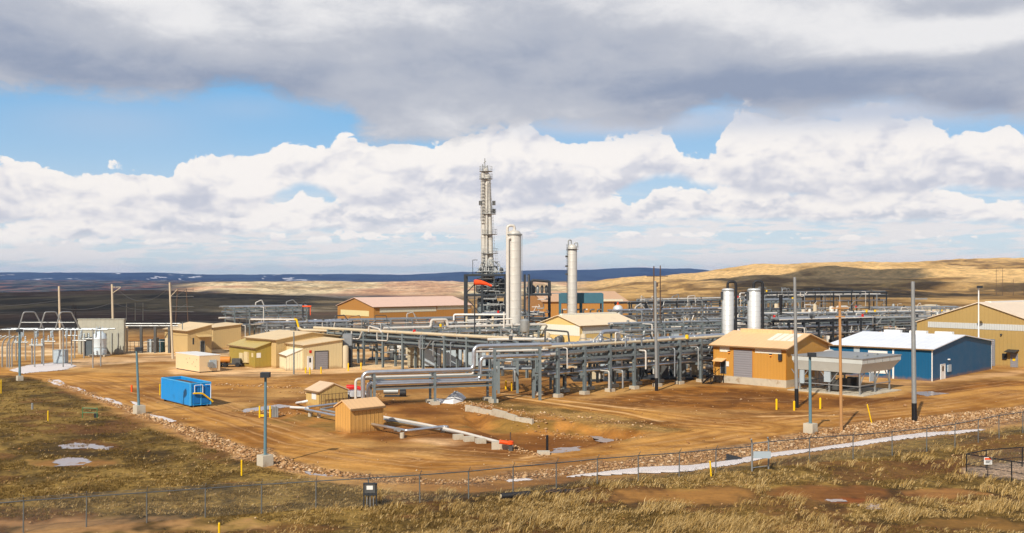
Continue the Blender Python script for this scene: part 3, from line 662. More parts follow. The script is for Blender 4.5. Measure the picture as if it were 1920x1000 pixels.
def awning(b, face, x0, x1, py, m, dep=1.1):
    a = onwall(b, face, x0, py); c = onwall(b, face, x1, py); lo, hi = min(a[0], c[0]), max(a[0], c[0]); z = a[1]
    q = MB()
    if face == 'R': q.add([(lo,0,z),(hi,0,z),(hi,-dep,z-.3),(lo,-dep,z-.3),(lo,0,z-.1),(hi,0,z-.1),(hi,-dep,z-.4),(lo,-dep,z-.4)], [(3,2,1,0),(4,5,6,7),(0,1,5,4),(1,2,6,5),(2,3,7,6),(3,0,4,7)])
    else: q.add([(0,lo,z),(0,hi,z),(-dep,hi,z-.3),(-dep,lo,z-.3),(0,lo,z-.1),(0,hi,z-.1),(-dep,hi,z-.4),(-dep,lo,z-.4)], [(0,1,2,3),(7,6,5,4),(0,4,5,1),(1,5,6,2),(2,6,7,3),(3,7,4,0)])
    return q.build('awning', m, b.root)
def wall_lamp(b, face, px, py, m='dsteel', lit=False):
    t, z = onwall(b, face, px, py); q = MB(); g = MB()
    if face == 'R': q.box((t-.12, -.3, z), (t+.12, 0, z+.15)); g.box((t-.1, -.28, z-.1), (t+.1, -.06, z-.002))
    else: q.box((-.3, t-.12, z), (0, t+.12, z+.15)); g.box((-.28, t-.1, z-.1), (-.06, t+.1, z-.002))
    o = q.build('wall_lamp', m, b.root); g.build('lens', LAMP if lit else 'glass', o)
LAMP = mat('amber lamp glass', (240,150,60), .4, 0, .05, emit=((255,150,60), 1.2))

# ---------------------------------------------------------------- the buildings
tanw = siding('tan siding', (196,168,116)); goldw = siding('gold siding', (192,140,62)); orw = siding('ochre siding', (176,124,60), .9); oliw = siding('olive siding', (160,138,62), .6)
crw = siding('cream siding', (214,194,148)); yew = siding('pale yellow siding', (222,190,122)); bluw = siding('deep blue siding', (4,84,124)); shw = siding('light ochre siding', (206,156,84), .42)
tr_pink = roofing('pink tan roof', (222,186,164), 'x', 1.0); tr_cream = roofing('cream roof x', (230,208,174), 'x', .9); tr_creamy = roofing('cream roof y', (222,196,152), 'y', .9)
tr_gold = roofing('peach roof', (228,186,136), 'y', .8); tr_white = roofing('white roof', (226,230,236), 'y', 1.0); tr_shed = roofing('shed roof x', (218,178,130), 'x', .5); tr_shedy = roofing('shed roof y', (214,184,150), 'y', .5); tr_oliv = roofing('olive roof', (188,166,100), 'x', .7)
strip = mat('translucent wall strip', (206,202,180), .5, 0, .05, rib=('xy', .8)); paley = mat('pale yellow panel', (222,206,150), .5, 0, .05, rib=('xy', .8)); cwhite = mat('off white panel', (224,220,204), .5, 0, .05, rib=('xy', .6))

# long ochre compressor hall
b = bldg('compressor_hall', 'long ochre hall with pinkish roof and pale window strip behind the pipe racks', (701,576), 6.0, (633,573), 884, 'L', 2.3, orw, tr_pink, over=.4, lift=0)
b_hall = b
rect(b, 'L', 639, 582, 692, 592, 'window_strip', paley, .06); rect(b, 'R', 712, 577, 818, 585, 'window_strip', strip, .06)
q, a, c, za, zc = rect(b, 'R', 820, 573, 882, 580, 'window_strip', strip, .06)
b = bldg('process_hall', 'ochre hall with tan roof behind the pale columns, partly hidden by teal steelwork', (1018,566), 7.0, (985,561), 1176, 'L', 2.6, orw, roofing('tan roof x', (206,164,124), 'x', .9), over=.4)
rect(b, 'R', 1128, 561, 1168, 567, 'window_strip', strip, .06); rect(b, 'R', 1066, 556, 1118, 566, 'louvre_panel', 'teal', .1); rect(b, 'R', 1150, 578, 1160, 596, 'door', 'grey', .06)
# cream building in the middle
b = bldg('meter_building', 'pale yellow gabled building with off white wall band amid the pipe racks', (1088,611), 5.0, (1010,607), 1195, 'L', 1.7, yew, tr_cream, over=.4, trim=tanw)
rect(b, 'L', 1011, 609, 1087, 628, 'wall_panel', cwhite, .05); rect(b, 'R', 1092, 611, 1188, 624, 'wall_panel', cwhite, .05)
rv = MB()
for x0 in np.linspace(.5, b.LR - 3.2, 5): rv.box((x0, b.LL/2 - .35, b.h + 1.62), (x0 + 3.0, b.LL/2 + .35, b.h + 2.05))
rv.build('ridge_vent', cwhite, b.root)
# gold building
b = bldg('gold_building', 'golden yellow building with grey roll-up door, peach roof and two lit lamps', (1474,653.5), 5.0, (1338,646), 1553, 'R', 1.55, goldw, tr_gold, base=.95, over=.45, trim=mat('gold trim', (186,128,48), .5))
gb = b
door(b, 'L', 1376, 656, 1411, 708, 'grey', mat('gold trim', (186,128,48)), 'roller_door', z0=.96, label='grey roll-up door'); door(b, 'L', 1352, 678, 1361, 700, 'glass', 'galv', 'door', z0=1.2)
rect(b, 'L', 1350, 650, 1368, 660, 'translucent_panel', cwhite, .04); rect(b, 'L', 1416, 653, 1465, 663, 'translucent_panel', cwhite, .04)
awning(b, 'L', 1343, 1362, 671, tr_gold, 1.0); wall_lamp(b, 'L', 1368, 660, lit=True); wall_lamp(b, 'L', 1446, 666, lit=True)
rect(b, 'L', 1362, 678, 1367, 687, 'notice', 'white', .06); rect(b, 'L', 1461, 664, 1467, 676, 'vent_hood', 'dsteel', .3)
rv = MB(); rv.box((b.LR/2 - .45, 2.0, b.h + 1.55), (b.LR/2 + .45, b.LL - 1.0, b.h + 2.0)); rv.build('ridge_vent', tr_gold, b.root)
s_ = 1.55 / (b.LR / 2); sk = MB()
for i in range(4):
    y0 = .4 + i * .95
    sk.add([(x, y, b.h + s_ * x + q) for q in (.145, .19) for x, y in ((2.2, y0), (b.LR/2 - .6, y0), (b.LR/2 - .6, y0 + .8), (2.2, y0 + .8))], [(3,2,1,0),(4,5,6,7),(0,1,5,4),(1,2,6,5),(2,3,7,6),(3,0,4,7)])
sk.build('skylight', cwhite, b.root)
pl = MB(); pl.path([(b.LR*.30,-.4,3.0),(b.LR*.30,-1.2,3.9),(b.LR*.55,-1.2,3.9),(b.LR*.55,-1.2,.3)], .28, 10); pl.path([(b.LR*.7,-.1,2.6),(b.LR*.7,-1.2,4.2),(b.LR*.92,-1.2,4.2),(b.LR*.92,-1.2,.3)], .28, 10)
pl.build('exhaust_duct', 'wpipe', b.root)
st = MB()
for i in range(7): st.box((-1.2 - .28 * i - .3, b.LL - 1.6, .95 - .14 * i - .05), (-1.2 - .28 * i, b.LL - .4, .95 - .14 * i))
st.box((-1.2, b.LL - 1.7, .85), (-.08, b.LL - .2, .95))
for y in (b.LL - 1.65, b.LL - .35):
    st.bar((-3.1, y, 0.02), (-1.2, y, .9), .06, .2); st.bar((-3.1, y, 1.0), (-1.2, y, 1.9), .05); st.bar((-1.2, y, 1.9), (-.1, y, 1.9), .05)
    for xx, zz in ((-3.05, .05), (-2.1, .45), (-1.2, .9), (-.15, .9)): st.bar((xx, y, zz - .02), (xx, y, zz + 1.0), .05)
for xx in (-1.15, -.2):
    for y in (b.LL - 1.65, b.LL - .35): st.bar((xx, y, -.1), (xx, y, .86), .1)
st.build('entry_stair', 'black', b.root)
# blue building
b = bldg('blue_building', 'deep blue metal building with white roof and small white door', (1748,656), 4.25, (1555,647), 1859, 'R', 1.35, bluw, tr_white, over=.3, trim='white')
door(b, 'R', 1763.5, 684, 1771, 712.5, 'white', 'white', window=True); rect(b, 'R', 1776, 684, 1782, 697, 'meter_box', 'pgrey', .15); wall_lamp(b, 'R', 1777.5, 675, 'white')
rect(b, 'L', 1601, 651, 1612, 661, 'window', 'pgrey', .05); rect(b, 'L', 1628, 658, 1664, 700, 'roller_door', 'white', .05); rect(b, 'L', 1673.5, 655, 1676.5, 711, 'downpipe', 'white', .08)
rv = MB()
for y0 in (1.5, 5.2, 9.0): rv.box((b.LR/2 - .5, y0, b.h + 1.3), (b.LR/2 + .5, y0 + 2.4, b.h + 1.85))
rv.build('roof_ventilator', 'white', b.root)
# big tan building at the right
b = bldg('tan_workshop', 'large tan workshop with low gable and roller door at the right edge', (1964,613), 6.5, (1719,604), 2110, 'L', 3.4, siding('workshop siding', (172,142,84), .6), roofing('workshop roof', (226,206,180), 'x', .9), over=.3, LR=30)
rect(b, 'L', 1740, 607, 1950, 618, 'wall_strip', mat('grey wall strip', (196,196,190), .5, 0, .08, rib=('xy', .4)), .05)
door(b, 'L', 1846, 637, 1865, 683, 'grey', 'galv', 'roller_door', z0=.05); door(b, 'L', 1896, 664, 1908, 687, 'grey', 'galv', z0=.05); awning(b, 'L', 1890, 1911, 655, 'dsteel', 1.3)
rect(b, 'L', 1880, 663, 1888, 674, 'electrical_panel', 'rubber', .2); wall_lamp(b, 'L', 1878, 628); rect(b, 'L', 1899, 671, 1904, 677, 'notice', 'yellow', .08)
rv = MB().box((3, b.LL/2 - .5, b.h + 3.0), (b.LR - 2, b.LL/2 + .5, b.h + 3.6)); rv.build('ridge_vent', 'white', b.root)
# left group
b = bldg('control_house', 'tan flat sloped control house with dark awning beside the substation', (352,621), 4.3, (309,617), 397, 'monoR', 1.0, tanw, tr_creamy, over=.35)
awning(b, 'R', 367, 394, 628, tanw, 1.4); door(b, 'R', 376, 640, 383, 660, 'glass', 'galv', z0=.05); rect(b, 'R', 361, 634, 363.5, 646, 'window', 'glass', .04)
b = bldg('store_house', 'low tan store building between the control house and the pipe platforms', (400,615), 4.2, (380,613), 452, 'monoR', .5, tanw, tr_creamy, over=.3, LL=8)
b = bldg('tall_tan_building', 'long tan building with pale roof behind the olive annex', (518,638), 4.3, (461,633), 646, 'R', .9, tanw, tr_creamy, over=.3)
b = bldg('olive_annex', 'olive yellow lean-to with electrical boxes on its front', (479,653), 3.1, (430,646.7), 512.5, 'monoR', .9, oliw, tr_oliv, over=.25)
rect(b, 'R', 481, 662, 489, 671, 'notice', 'white', .03); rect(b, 'L', 452, 662, 459, 680, 'electrical_box', 'crw' if 0 else crw, .35); rect(b, 'L', 460.5, 660, 467, 680, 'electrical_box', crw, .3); rect(b, 'L', 472, 662, 475, 670, 'window', crw, .05)
b = bldg('door_building', 'cream building with grey roll-up door and red alarm sign', (569,648.5), 3.7, (520,642), 641.5, 'monoR', .65, crw, tr_creamy, over=.25, LL=9)
door(b, 'R', 590.5, 659, 614.5, 689, 'grey', 'dsteel', 'roller_door', z0=.05); door(b, 'R', 577, 669, 585, 691, 'white', 'white', window=True, z0=.05); rect(b, 'R', 580, 657, 584, 662, 'sign', 'red', .06)
b = bldg('cream_shed', 'small pale cream shed with steep sloped roof in front of the roll-up door building', (537,668), 2.2, (524,664), 569, 'monoR', 1.0, siding('pale shed siding', (232,222,186), .4), roofing('pale shed roof', (236,228,208), 'y', .5), over=.12)
# valve sheds in the pit
b = bldg('valve_shed', 'ochre ribbed shed with tan gable roof, nearer of the two in the pit', (657.6,768.3), 2.15, (628.5,763.3), 719, 'L', .62, shw, tr_shed, over=.12, cat='shed', group='small sheds in the dirt pit')
b = bldg('valve_shed', 'tan shed with white window and fenced side, farther of the two in the pit', (598.3,735.7), 1.75, (574,731.6), 652, 'R', .75, siding('tan shed siding', (200,168,104), .5), tr_shedy, over=.12, cat='shed', group='small sheds in the dirt pit')
rect(b, 'L', 585, 737, 593, 749, 'window', 'white', .04)
fr = MB()
for x in np.linspace(.1, b.LR, 9): fr.bar((x, -.35, 0), (x, -.35, 1.55), .04)
fr.bar((.1, -.35, 1.5), (b.LR, -.35, 1.5), .04); fr.bar((.1, -.35, .8), (b.LR, -.35, .8), .03); fr.build('guard_rail', 'dwood', b.root)

# cream generator container
N = P(374, 699.5); A = P(329.5, 692); d = Vector((A.x - N.x, A.y - N.y)); rz = math.atan2(d.y, d.x); L_ = d.length
g = empty('generator_container', (N.x, N.y, 0), rz); tag(g, 'cream white steel generator container with small vents on pale dirt', 'container'); CR = mat('cream container paint', (236,208,164), .5, 0, .05, rib=('x', .25))
h_ = 2.45; wd = 3.2
MB().box((0, -wd, .15), (L_, 0, h_)).build('body', CR, g); MB().box((-.04, -wd - .04, h_), (L_ + .04, .04, h_ + .1)).build('roof', 'white', g); MB().box((.1, -wd + .1, 0), (L_ - .1, -.1, .15)).build('skid', 'dsteel', g)
for x, z in ((.9, 1.8), (2.0, 1.4), (2.5, 1.1), (3.4, 1.9), (4.1, 1.2), (1.4, .8), (4.6, 1.7)): MB().box((x, 0, z), (x + .12, .03, z + .12)).build('vent_hole', 'mach', g)
v = MB().box((-.14, -2.6, .6), (0, -1.5, 1.8)); v.build('side_panel', 'pgrey', g); MB().box((-.4, -1.9, .8), (-.141, -1.2, 1.5)).build('filter_box', 'galv', g)
# pump trailer behind the container
g = empty('pump_trailer', P(428, 688), .1); tag(g, 'rusty orange pump unit on a low trailer by the cream container', 'pump trailer')
MB().box((-2.2, -.6, .35), (2.2, .6, .5)).build('frame', 'dsteel', g); m = MB(); m.path([(-1.9, 0, 1.1), (.3, 0, 1.1)], .5, 14); m.build('tank', mat('rusty orange', (204,130,50), .6, 0, .15), g)
MB().box((.6, -.5, .5), (1.9, .5, 1.3)).build('engine', 'mach', g)
for x in (-1.3, -.4, 1.5):
    for y in (-.65, .65): MB().path([(x, y - .1, .35), (x, y + .1, .35)], .35, 12).build('wheel', 'rubber', g)

# blue roll-off container
A = P(303, 751.5); N = P(357, 765); d = Vector((A.x - N.x, A.y - N.y)); rz = math.atan2(d.y, d.x); L_ = d.length
g = empty('rolloff_container', (N.x, N.y, 0), rz); tag(g, 'bright blue roll-off container with yellow handle standing on the dirt road', 'container')
W_ = 2.3; z0, z1 = .22, 2.55; m = MB(); t = .07
m.box((0, -W_, z0), (L_, 0, z0 + t)); m.box((0, -t, z0 + t), (L_, 0, z1)); m.box((0, -W_, z0 + t), (L_, -W_ + t, z1)); m.box((0, -W_ + t, z0 + t), (t, -t, z1)); m.box((L_ - t, -W_ + t, z0 + t), (L_, -t, z1)); m.build('body', 'blue', g)
MB().box((t, -W_ + t, z1 - .35), (L_ - t, -t, z1 - .25)).build('load_cover', 'dwood', g)
m = MB()
for y0 in (-W_ - .03, -.09): m.box((-.03, y0, z1), (L_ + .03, y0 + .12, z1 + .1))
for x0 in (-.03, L_ - .09): m.box((x0, -W_ + .09, z1), (x0 + .12, -.09, z1 + .1))
for x in np.linspace(.0, L_ - .1, 2): m.box((x, 0, z0), (x + .1, .06, z1))
for yy in (-W_ + .0, -W_ / 2 - .05, -.1): m.box((-.07, yy, z0), (0, yy + .1, z1))
m.build('rib', mat('light blue trim', (70,168,224), .5), g)
m = MB(); m.box((-.06, -W_ + .25, z0 + .2), (0, -W_ / 2 - .15, z1 - .3)); m.box((-.06, -W_/2 + .15, z0 + .2), (0, -.3, z1 - .3)); m.build('door_panel', mat('darker blue', (14,110,184), .5, 0, .1), g)
m = MB(); m.path([(-.25, -.2, 1.55), (-.3, -1.2, 1.5), (-.3, -W_ + .1, .7), (-.3, -W_ - .1, .5)], .09, 8, .2); m.build('handle', 'yellow', g)
m = MB(); m.path([(-.18, -.4, 1.5), (-.18, -.4, 2.4), (-.18, -1.3, 2.4), (-.18, -1.3, 1.5)], .04, 6); m.path([(-.18, -W_+.1, .9), (-.18, -W_+.1, 2.4), (-.18, -W_+.7, 2.4)], .04, 6); m.build('ladder', 'white', g)
m = MB(); m.path([(L_ + .15, -.1, .3), (L_ + .35, -.1, 1.6), (L_ + .1, -.1, 2.3)], .06, 6); m.box((L_, -W_ + .3, .3), (L_ + .35, -.3, 1.2)); m.path([(L_ + .2, .1, .6), (L_ + .2, .1, 1.9)], .07, 6); m.build('hitch', 'yellow', g)
m = MB(); m.box((.1, -.45, .04), (L_ - .1, -.3, z0)); m.box((.1, -W_ + .3, .04), (L_ - .1, -W_ + .45, z0)); m.build('skid_rail', 'galv', g)
for x in (.3, L_ - .5):
    for y in (-.28, -W_ + .12): MB().path([(x, y, .15), (x, y + .16, .15)], .15, 10).build('roller', 'rubber', g)

# ---------------------------------------------------------------- pipe racks
rnd = random.Random(7)
def rack(name, label, a, b_, width=3.0, levels=(3.2, 4.6, 5.6), n=6, post='steel', ps=.26, pipes=(), piers=False, group=None, brace=False, ext=0.0, seed=1, top=None, cat='pipe rack', postz=0.0, drops=1.5):
    """a, b_: ground points of the two ends of the front row (world). pipes: (offset across, level z, radius, material[, end lengths])"""
    a = Vector(a); b_ = Vector(b_); a.z = b_.z = 0; d = b_ - a; L = d.length
    r = empty(name, a, math.atan2(d.y, d.x)); tag(r, label, cat, group); r.location.z = postz
    H = top or (max(levels) + .25); q = random.Random(seed)
    for i in range(n):
        x = L * i / (n - 1)
        for y in (0, width):
            MB().ibeam((x, y, -.2 - postz), (x, y, H), ps).build('post', post, r)
            if piers: MB().box((x - .45, y - .45, -.25), (x + .45, y + .45, .4)).build('footing', 'conc', r)
        for z in levels: MB().bar((x, -.15, z), (x, width + .15, z), ps * .8, ps * .9).build('beam', post, r)
    for z in levels[-2:]:
        for y in (0, width): MB().bar((-ext, y, z - ps * .9), (L + ext, y, z - ps * .9), ps * .7, ps * .8).build('girder', post, r)
    if brace:
        for i in range(0, n - 1, 2):
            x0, x1 = L * i / (n - 1), L * (i + 1) / (n - 1); MB().bar((x0, 0, .3), (x1, 0, levels[0]), .1).build('brace', post, r)
    for pp in pipes:
        y, z, rad, m = pp[:4]; e0, e1 = (pp[4], pp[5]) if len(pp) > 4 else (q.uniform(0, 1.5) + ext, q.uniform(0, 1.5) + ext)
        zz = z + rad + ps * .46
        if rad > .13 and len(pp) > 6:       # expansion loop standing on the rack
            xm = L * pp[6]; pts = [(-e0, y, zz), (xm - 1.6, y, zz), (xm - 1.6, y, zz + 1.3), (xm + 1.6, y, zz + 1.3), (xm + 1.6, y, zz), (L + e1, y, zz)]
        else: pts = [(-e0, y, zz), (L + e1, y, zz)]
        o = MB().path(pts, rad, 8, rad * 2.2)
        for k in range(max(1, int(L / 6))):                       # flange bands
            x = (k + .5) * L / max(1, int(L / 6)) + q.uniform(-1, 1); o.path([(x, y, zz), (x + .12, y, zz)], rad * 1.22, 8)
        o.build('pipe', m, r)
    for k in range(int(L / 3.2 * drops)):                          # drops and branch lines leaving the rack
        x = q.uniform(.5, L - .5); z = q.choice(levels) + .2; y = q.uniform(-.2, width); yo = -q.uniform(.5, 1.4); rr = q.uniform(.06, .13); ty = q.random()
        if ty < .45: pts = [(x, y, z), (x, yo, z), (x, yo, q.uniform(.1, z * .6))]
        elif ty < .75: pts = [(x, y, z), (x, y, H + q.uniform(.4, 1.5)), (x + q.uniform(.8, 3), y, H + q.uniform(.4, 1.5)), (x + 3.1, y, z)]
        else: pts = [(x, -.2, z), (x, -.2, z - 1.2), (x + q.uniform(1, 2.5), -.2, z - 1.2), (x + 2.6, -.2, z)]
        MB().path(pts, rr, 6, .25).build('branch_pipe', q.choice(('galv', 'wpipe', 'mach', 'gpipe')), r)
    for k in range(int(L / 7 * drops)):
        x = q.uniform(.5, L - .5); z = q.choice(levels) + .35; m_ = MB().lathe([(.1, 0), (.24, .03), (.24, .5), (.1, .55)], (x, q.uniform(0, width * .4), z), 10); m_.build('valve', q.choice(('mach', 'dsteel', 'galv', 'mach', 'yellow', 'red')), r)
    return r, L
def fill(n, width, levels, seed, mats=('pipe', 'wpipe', 'gpipe', 'galv', 'gpipe'), rmax=.2):
    q = random.Random(seed); out = []
    for z in levels:
        for k in range(n):
            y = .3 + (width - .6) * (k + .5) / n
            if q.random() < .85: out.append((y, z, q.uniform(.07, rmax), q.choice(mats)))
    return out
G = 'steel pipe racks crossing the plant'
# rack A: long one behind the sheds, towards the middle
A0 = P(615, 680); A1 = P(1012, 716)
rack('pipe_rack', 'long steel rack with wide tan pipe on top, from roll-up door building to the middle', A0, A1, 2.6, (3.4, 4.4, 5.2), 11, 'steel', .3,
     [(.2, 5.2, .24, 'tpipe', 4, 2), (.9, 5.2, .15, 'wpipe'), (1.6, 5.2, .2, 'galv'), (2.3, 5.2, .13, 'gpipe')] + fill(4, 2.6, (3.4, 4.4), 3, rmax=.16), group=G)
# rack B: main rack in front of the gold building
B0 = P(1046, 745); B1 = P(1352, 712)
rack('pipe_rack', 'tall double row steel rack with stacked silver pipes on concrete footings beside the gold building', B0, B1, 3.4, (2.4, 3.5, 4.6, 5.5), 8, 'steel', .34,
     [(.3, 5.5, .2, 'tpipe', 2, 1), (1.1, 5.5, .16, 'pipe'), (1.9, 5.5, .26, 'pipe', 1, 3, .35), (2.8, 5.5, .2, 'wpipe'), (.4, 3.5, .18, 'pipe'), (1.2, 3.5, .2, 'gpipe'), (2.2, 3.5, .15, 'pipe'), (.5, 4.6, .22, 'wpipe'), (1.5, 4.6, .14, 'pipe'), (2.5, 4.6, .2, 'pipe'), (.8, 2.4, .16, 'pipe'), (2.0, 2.4, .2, 'galv'), (2.9, 2.4, .12, 'gpipe')], piers=True, group=G)
E0 = P(935, 738); E1 = P(1040, 737)
rack('pipe_rack', 'short open steel rack joining the silver elbow pipes to the main rack', E0, E1, 4.0, (2.6, 4.9, 6.0), 4, 'steel', .3, [(.7, 2.6, .16, 'gpipe'), (2.0, 2.6, .2, 'galv'), (3.1, 4.9, .14, 'pipe'), (2.2, 4.9, .1, 'wpipe'), (3.4, 6.0, .16, 'wpipe')], group=G)
# rack C: silver pipes in front with the elbows
C0 = P(702, 764); C1 = P(925, 755); d = C1 - C0; CL = d.length
r, _ = rack('pipe_rack', 'low front steel rack carrying big silver pipes that bend up at its right end', C0, C1, 2.2, (2.15, 3.3), 3, 'steel', .24,
     [(.9, 3.3, .10, 'gpipe', .5, .5), (1.6, 2.15, .12, 'wpipe', .5, .5), (2.0, 3.3, .09, 'pipe', .3, .3)], piers=True, group=G, drops=0)
X2 = CL - 1.6; EX = CL + 7.2
m = MB().path([(-1.2, .2, .1), (-1.2, .2, 3.75), (X2 - .6, .2, 3.75), (X2 - .6, .2, 6.3), (EX, .9, 6.3)], .24, 12, .7); m.build('pipe', 'pipe', r)
m = MB().path([(-.5, 1.0, .1), (-.5, 1.0, 2.55), (X2 + .4, 1.0, 2.55), (X2 + .4, 1.0, 5.0), (EX, 1.4, 5.0)], .22, 12, .6); m.build('pipe', 'pipe', r)
m = MB().path([(-.9, 1.7, .1), (-.9, 1.7, 3.1), (X2 - .2, 1.7, 3.05), (X2 - .2, 1.7, 5.6), (EX, 1.9, 5.6)], .13, 10, .4); m.build('pipe', 'wpipe', r)
m = MB().path([(-1.7, 1.9, .1), (-1.7, 1.9, 2.9), (-.2, 2.1, 2.9), (2.5, 2.1, 2.4), (5.5, 2.1, 2.4)], .15, 10, .4); m.build('pipe', 'wpipe', r)
for x, y in ((CL + .05, -.35), (CL + 5.6, .2), (CL + 5.6, 2.4)): MB().ibeam((x, y, -.1), (x, y, 6.1), .28).build('tall_post', 'steel', r)
for z in (4.7, 6.0): MB().bar((CL + .1, -.2, z), (CL + 5.6, .2, z), .16, .22).build('girder', 'steel', r)
for k, (x, z, w) in enumerate(((.2, 2.45, .13), (1.0, 2.45, .1))):
    MB().path([(-.2, x, z), (CL + .4, x, z)], w, 8).build('pipe', 'pipe', r)
# racks farther back: (label, p0, p1, width, levels, n, seed, rows, post)
FAR = [
 ('dark posted rack beneath the yellow hill between the distant pole and the left silver tank', (1180, 626), (1350, 618), 5, (3.6, 5.6, 7.6), 7, 41, 3, 'dsteel'),
 ('dark tangle rack just behind the blue roof and the wooden pole', (1480, 668), (1640, 660), 4, (3.4, 4.8, 6.2), 7, 42, 4, 'dsteel'),
 ('dark close rack behind the main rack, left of the gold building', (1120, 718), (1335, 702), 4, (2.6, 3.8, 5.0), 9, 43, 4, 'dsteel'),
 ('tall narrow rack between the right silver tank and the corner pole', (1425, 632), (1500, 628), 5, (4.0, 6.0, 8.2), 5, 44, 3, 'steel'),
 ('short dark rack at the foot of the ochre hall gable', (600, 648), (660, 645), 4, (3.4, 4.6), 4, 45, 3, 'dsteel'),
 ('pipe platform with stacked grey pipes at the far end of the left buildings', (440, 645), (575, 640), 6, (3.6, 5.0, 6.3, 7.4), 6, 21, 3, 'steel'),
 ('low grey rack in front of the left pipe platform', (500, 652), (650, 648), 3, (2.6, 3.8, 4.6), 6, 22, 3, 'gpipe'),
 ('low rack of parallel pipes along the ochre hall', (648, 640), (965, 630), 4, (2.4, 3.4, 4.3), 9, 23, 4, 'gpipe'),
 ('rack of white pipes in front of the pale columns', (742, 668), (1010, 658), 4, (2.0, 3.6, 4.6), 8, 24, 4, 'steel'),
 ('rack of pale pipes running right from the cream roofed building', (1170, 672), (1352, 664), 4, (2.8, 4.4, 5.6), 6, 25, 4, 'steel'),
 ('long high rack behind the pole, below the yellow hill', (1165, 640), (1420, 628), 4, (3.2, 5.0, 6.4), 8, 26, 4, 'gpipe'),
 ('farthest thin rack running right towards the twin silver tanks', (1215, 615), (1500, 600), 4, (4.0, 6.0, 7.4), 9, 27, 3, 'steel'),
 ('rack between the gold roof and the twin silver tanks', (1330, 660), (1560, 655), 4, (3.0, 4.6, 5.8), 6, 28, 4, 'steel'),
 ('rack behind the white roofed blue building', (1540, 658), (1760, 648), 4, (3.2, 4.6, 5.6), 6, 29, 4, 'steel'),
 ('long rack of silver pipes ending at the tan workshop', (1440, 640), (1735, 632), 4, (2.8, 4.4, 5.6), 8, 30, 4, 'gpipe'),
 ('tall dark rack with bright top pipe below the dark hill', (1420, 612), (1662, 605), 5, (4.4, 6.6, 8.4, 9.4), 8, 31, 3, 'dsteel'),
 ('low far rack right of the tall dark rack', (1650, 612), (1800, 610), 4, (2.4, 3.6, 5.0), 5, 32, 4, 'gpipe'),
 ('low rack of pipes behind the yellow bollards of the middle yard', (1060, 700), (1330, 690), 3.5, (1.4, 2.6, 3.8), 7, 33, 4, 'steel'),
 ('small rack beyond the tall pale vessel, left of the cream roof', (930, 648), (1020, 644), 4, (3.0, 4.6, 6.2), 4, 35, 4, 'gpipe'),
]
for lab, p0, p1, w, lv, n, sd, k, pm in FAR:
    pp = fill(k, w, lv, sd, rmax=.24)
    if pp:
        pp = [tuple(q) for q in pp]; i = len(pp) - 2
        if sd in (24, 27, 30):  pp[i] = pp[i][:2] + (.24, 'wpipe', 2, 2, .3 + .1 * (sd % 4))
    rack('pipe_rack', lab, P(*p0), P(*p1), w, lv, n, pm, .26, pp, group=G, seed=sd, ext=.5)

# ---------------------------------------------------------------- process tower
TY = 214.0
def at(px, z, Y): return Vector(((px - 960) / F * Y, Y, z))
x0 = at(872, 0, TY); x1 = at(948, 0, TY)
t = empty('process_structure', x0, 0); tag(t, 'dark open steel structure packed with vessels round the foot of the tallest column', 'steel structure')
w = (948 - 872) / F * TY; dp = 7.0; lv = (5.8, 10.2, 14.4)
for x in (0, w * .42, w):
    for y in (0, dp): MB().ibeam((x, y, 0), (x, y, 14.6), .5).build('post', 'dsteel', t)
for z in lv:
    for y in (0, dp): MB().bar((0, y, z), (w, y, z), .35, .45).build('beam', 'dsteel', t)
    for x in (0, w * .42, w): MB().bar((x, .2, z), (x, dp - .2, z), .3, .4).build('beam', 'dsteel', t)
    MB().box((w * .1, .3, z + .24), (w - .2, dp - .3, z + .3)).build('deck', 'steel', t)
for (a, c, e, f) in ((0, 0, w*.42, 5.6), (w*.42, 6.0, 0, 10.0), (0, 10.4, w*.42, 14.2), (w*.42, 10.2, w, 14.2), (w*.42, .2, w, 5.6), (w, .2, w*.5, 5.6)): MB().bar((a, -.05, c), (e, -.05, f), .16, .2).build('brace', 'dsteel', t)
q = random.Random(5)
for z, hh, rr, n in ((.0, 5.2, 1.5, 4), (6.2, 3.6, 1.2, 4), (10.6, 3.4, 1.1, 4), (14.8, 1.8, .5, 5)):
    for k in range(n):
        x = w * .3 + (w * .66) * (k + .5) / n; y = q.uniform(1.6, dp - 1.6); r_ = rr * q.uniform(.6, 1); h2_ = hh * q.uniform(.7, 1)
        MB().lathe([(r_*.3, z), (r_*.9, z + .2), (r_, z + .5), (r_, z + h2_ - .5), (r_ * .8, z + h2_ - .15), (.08, z + h2_)], (x, y, 0), 14).build('vessel', q.choice(('dsteel', 'mach', 'dsteel', 'steel')), t)
for k in range(70):
    z = q.choice((1.2, 2.6, 4.4, 6.8, 8.2, 9.4, 11.0, 12.4, 13.6, 15.2)) + q.uniform(-.3, .3); xa = q.uniform(w*.25, w * .7); ln = q.uniform(1.5, 4); y = q.uniform(-.2, 1.5)
    MB().path([(xa, y, z), (min(w, xa + ln), y, z), (min(w, xa + ln), y, z + q.uniform(-1.5, 1.8))], q.uniform(.06, .15), 6, .3).build('pipe', q.choice(('galv', 'dsteel', 'mach', 'galv', 'dsteel')), t)
for z in (10.5, 14.7): 
    for y in (0,): 
        for zz in (.55, 1.1): MB().bar((w*.3, y, z + zz), (w, y, z + zz), .05).build('handrail', 'galv', t)
for x in np.linspace(w*.3, w, 7): MB().bar((x, 0, 14.6), (x, 0, 15.8), .05).build('rail_post', 'galv', t)
MB().path([(1.6, .2, 14.6), (1.6, .2, 17.6), (2.6, .2, 17.6)], .06, 6, .1).build('lamp_arm', 'dsteel', t)
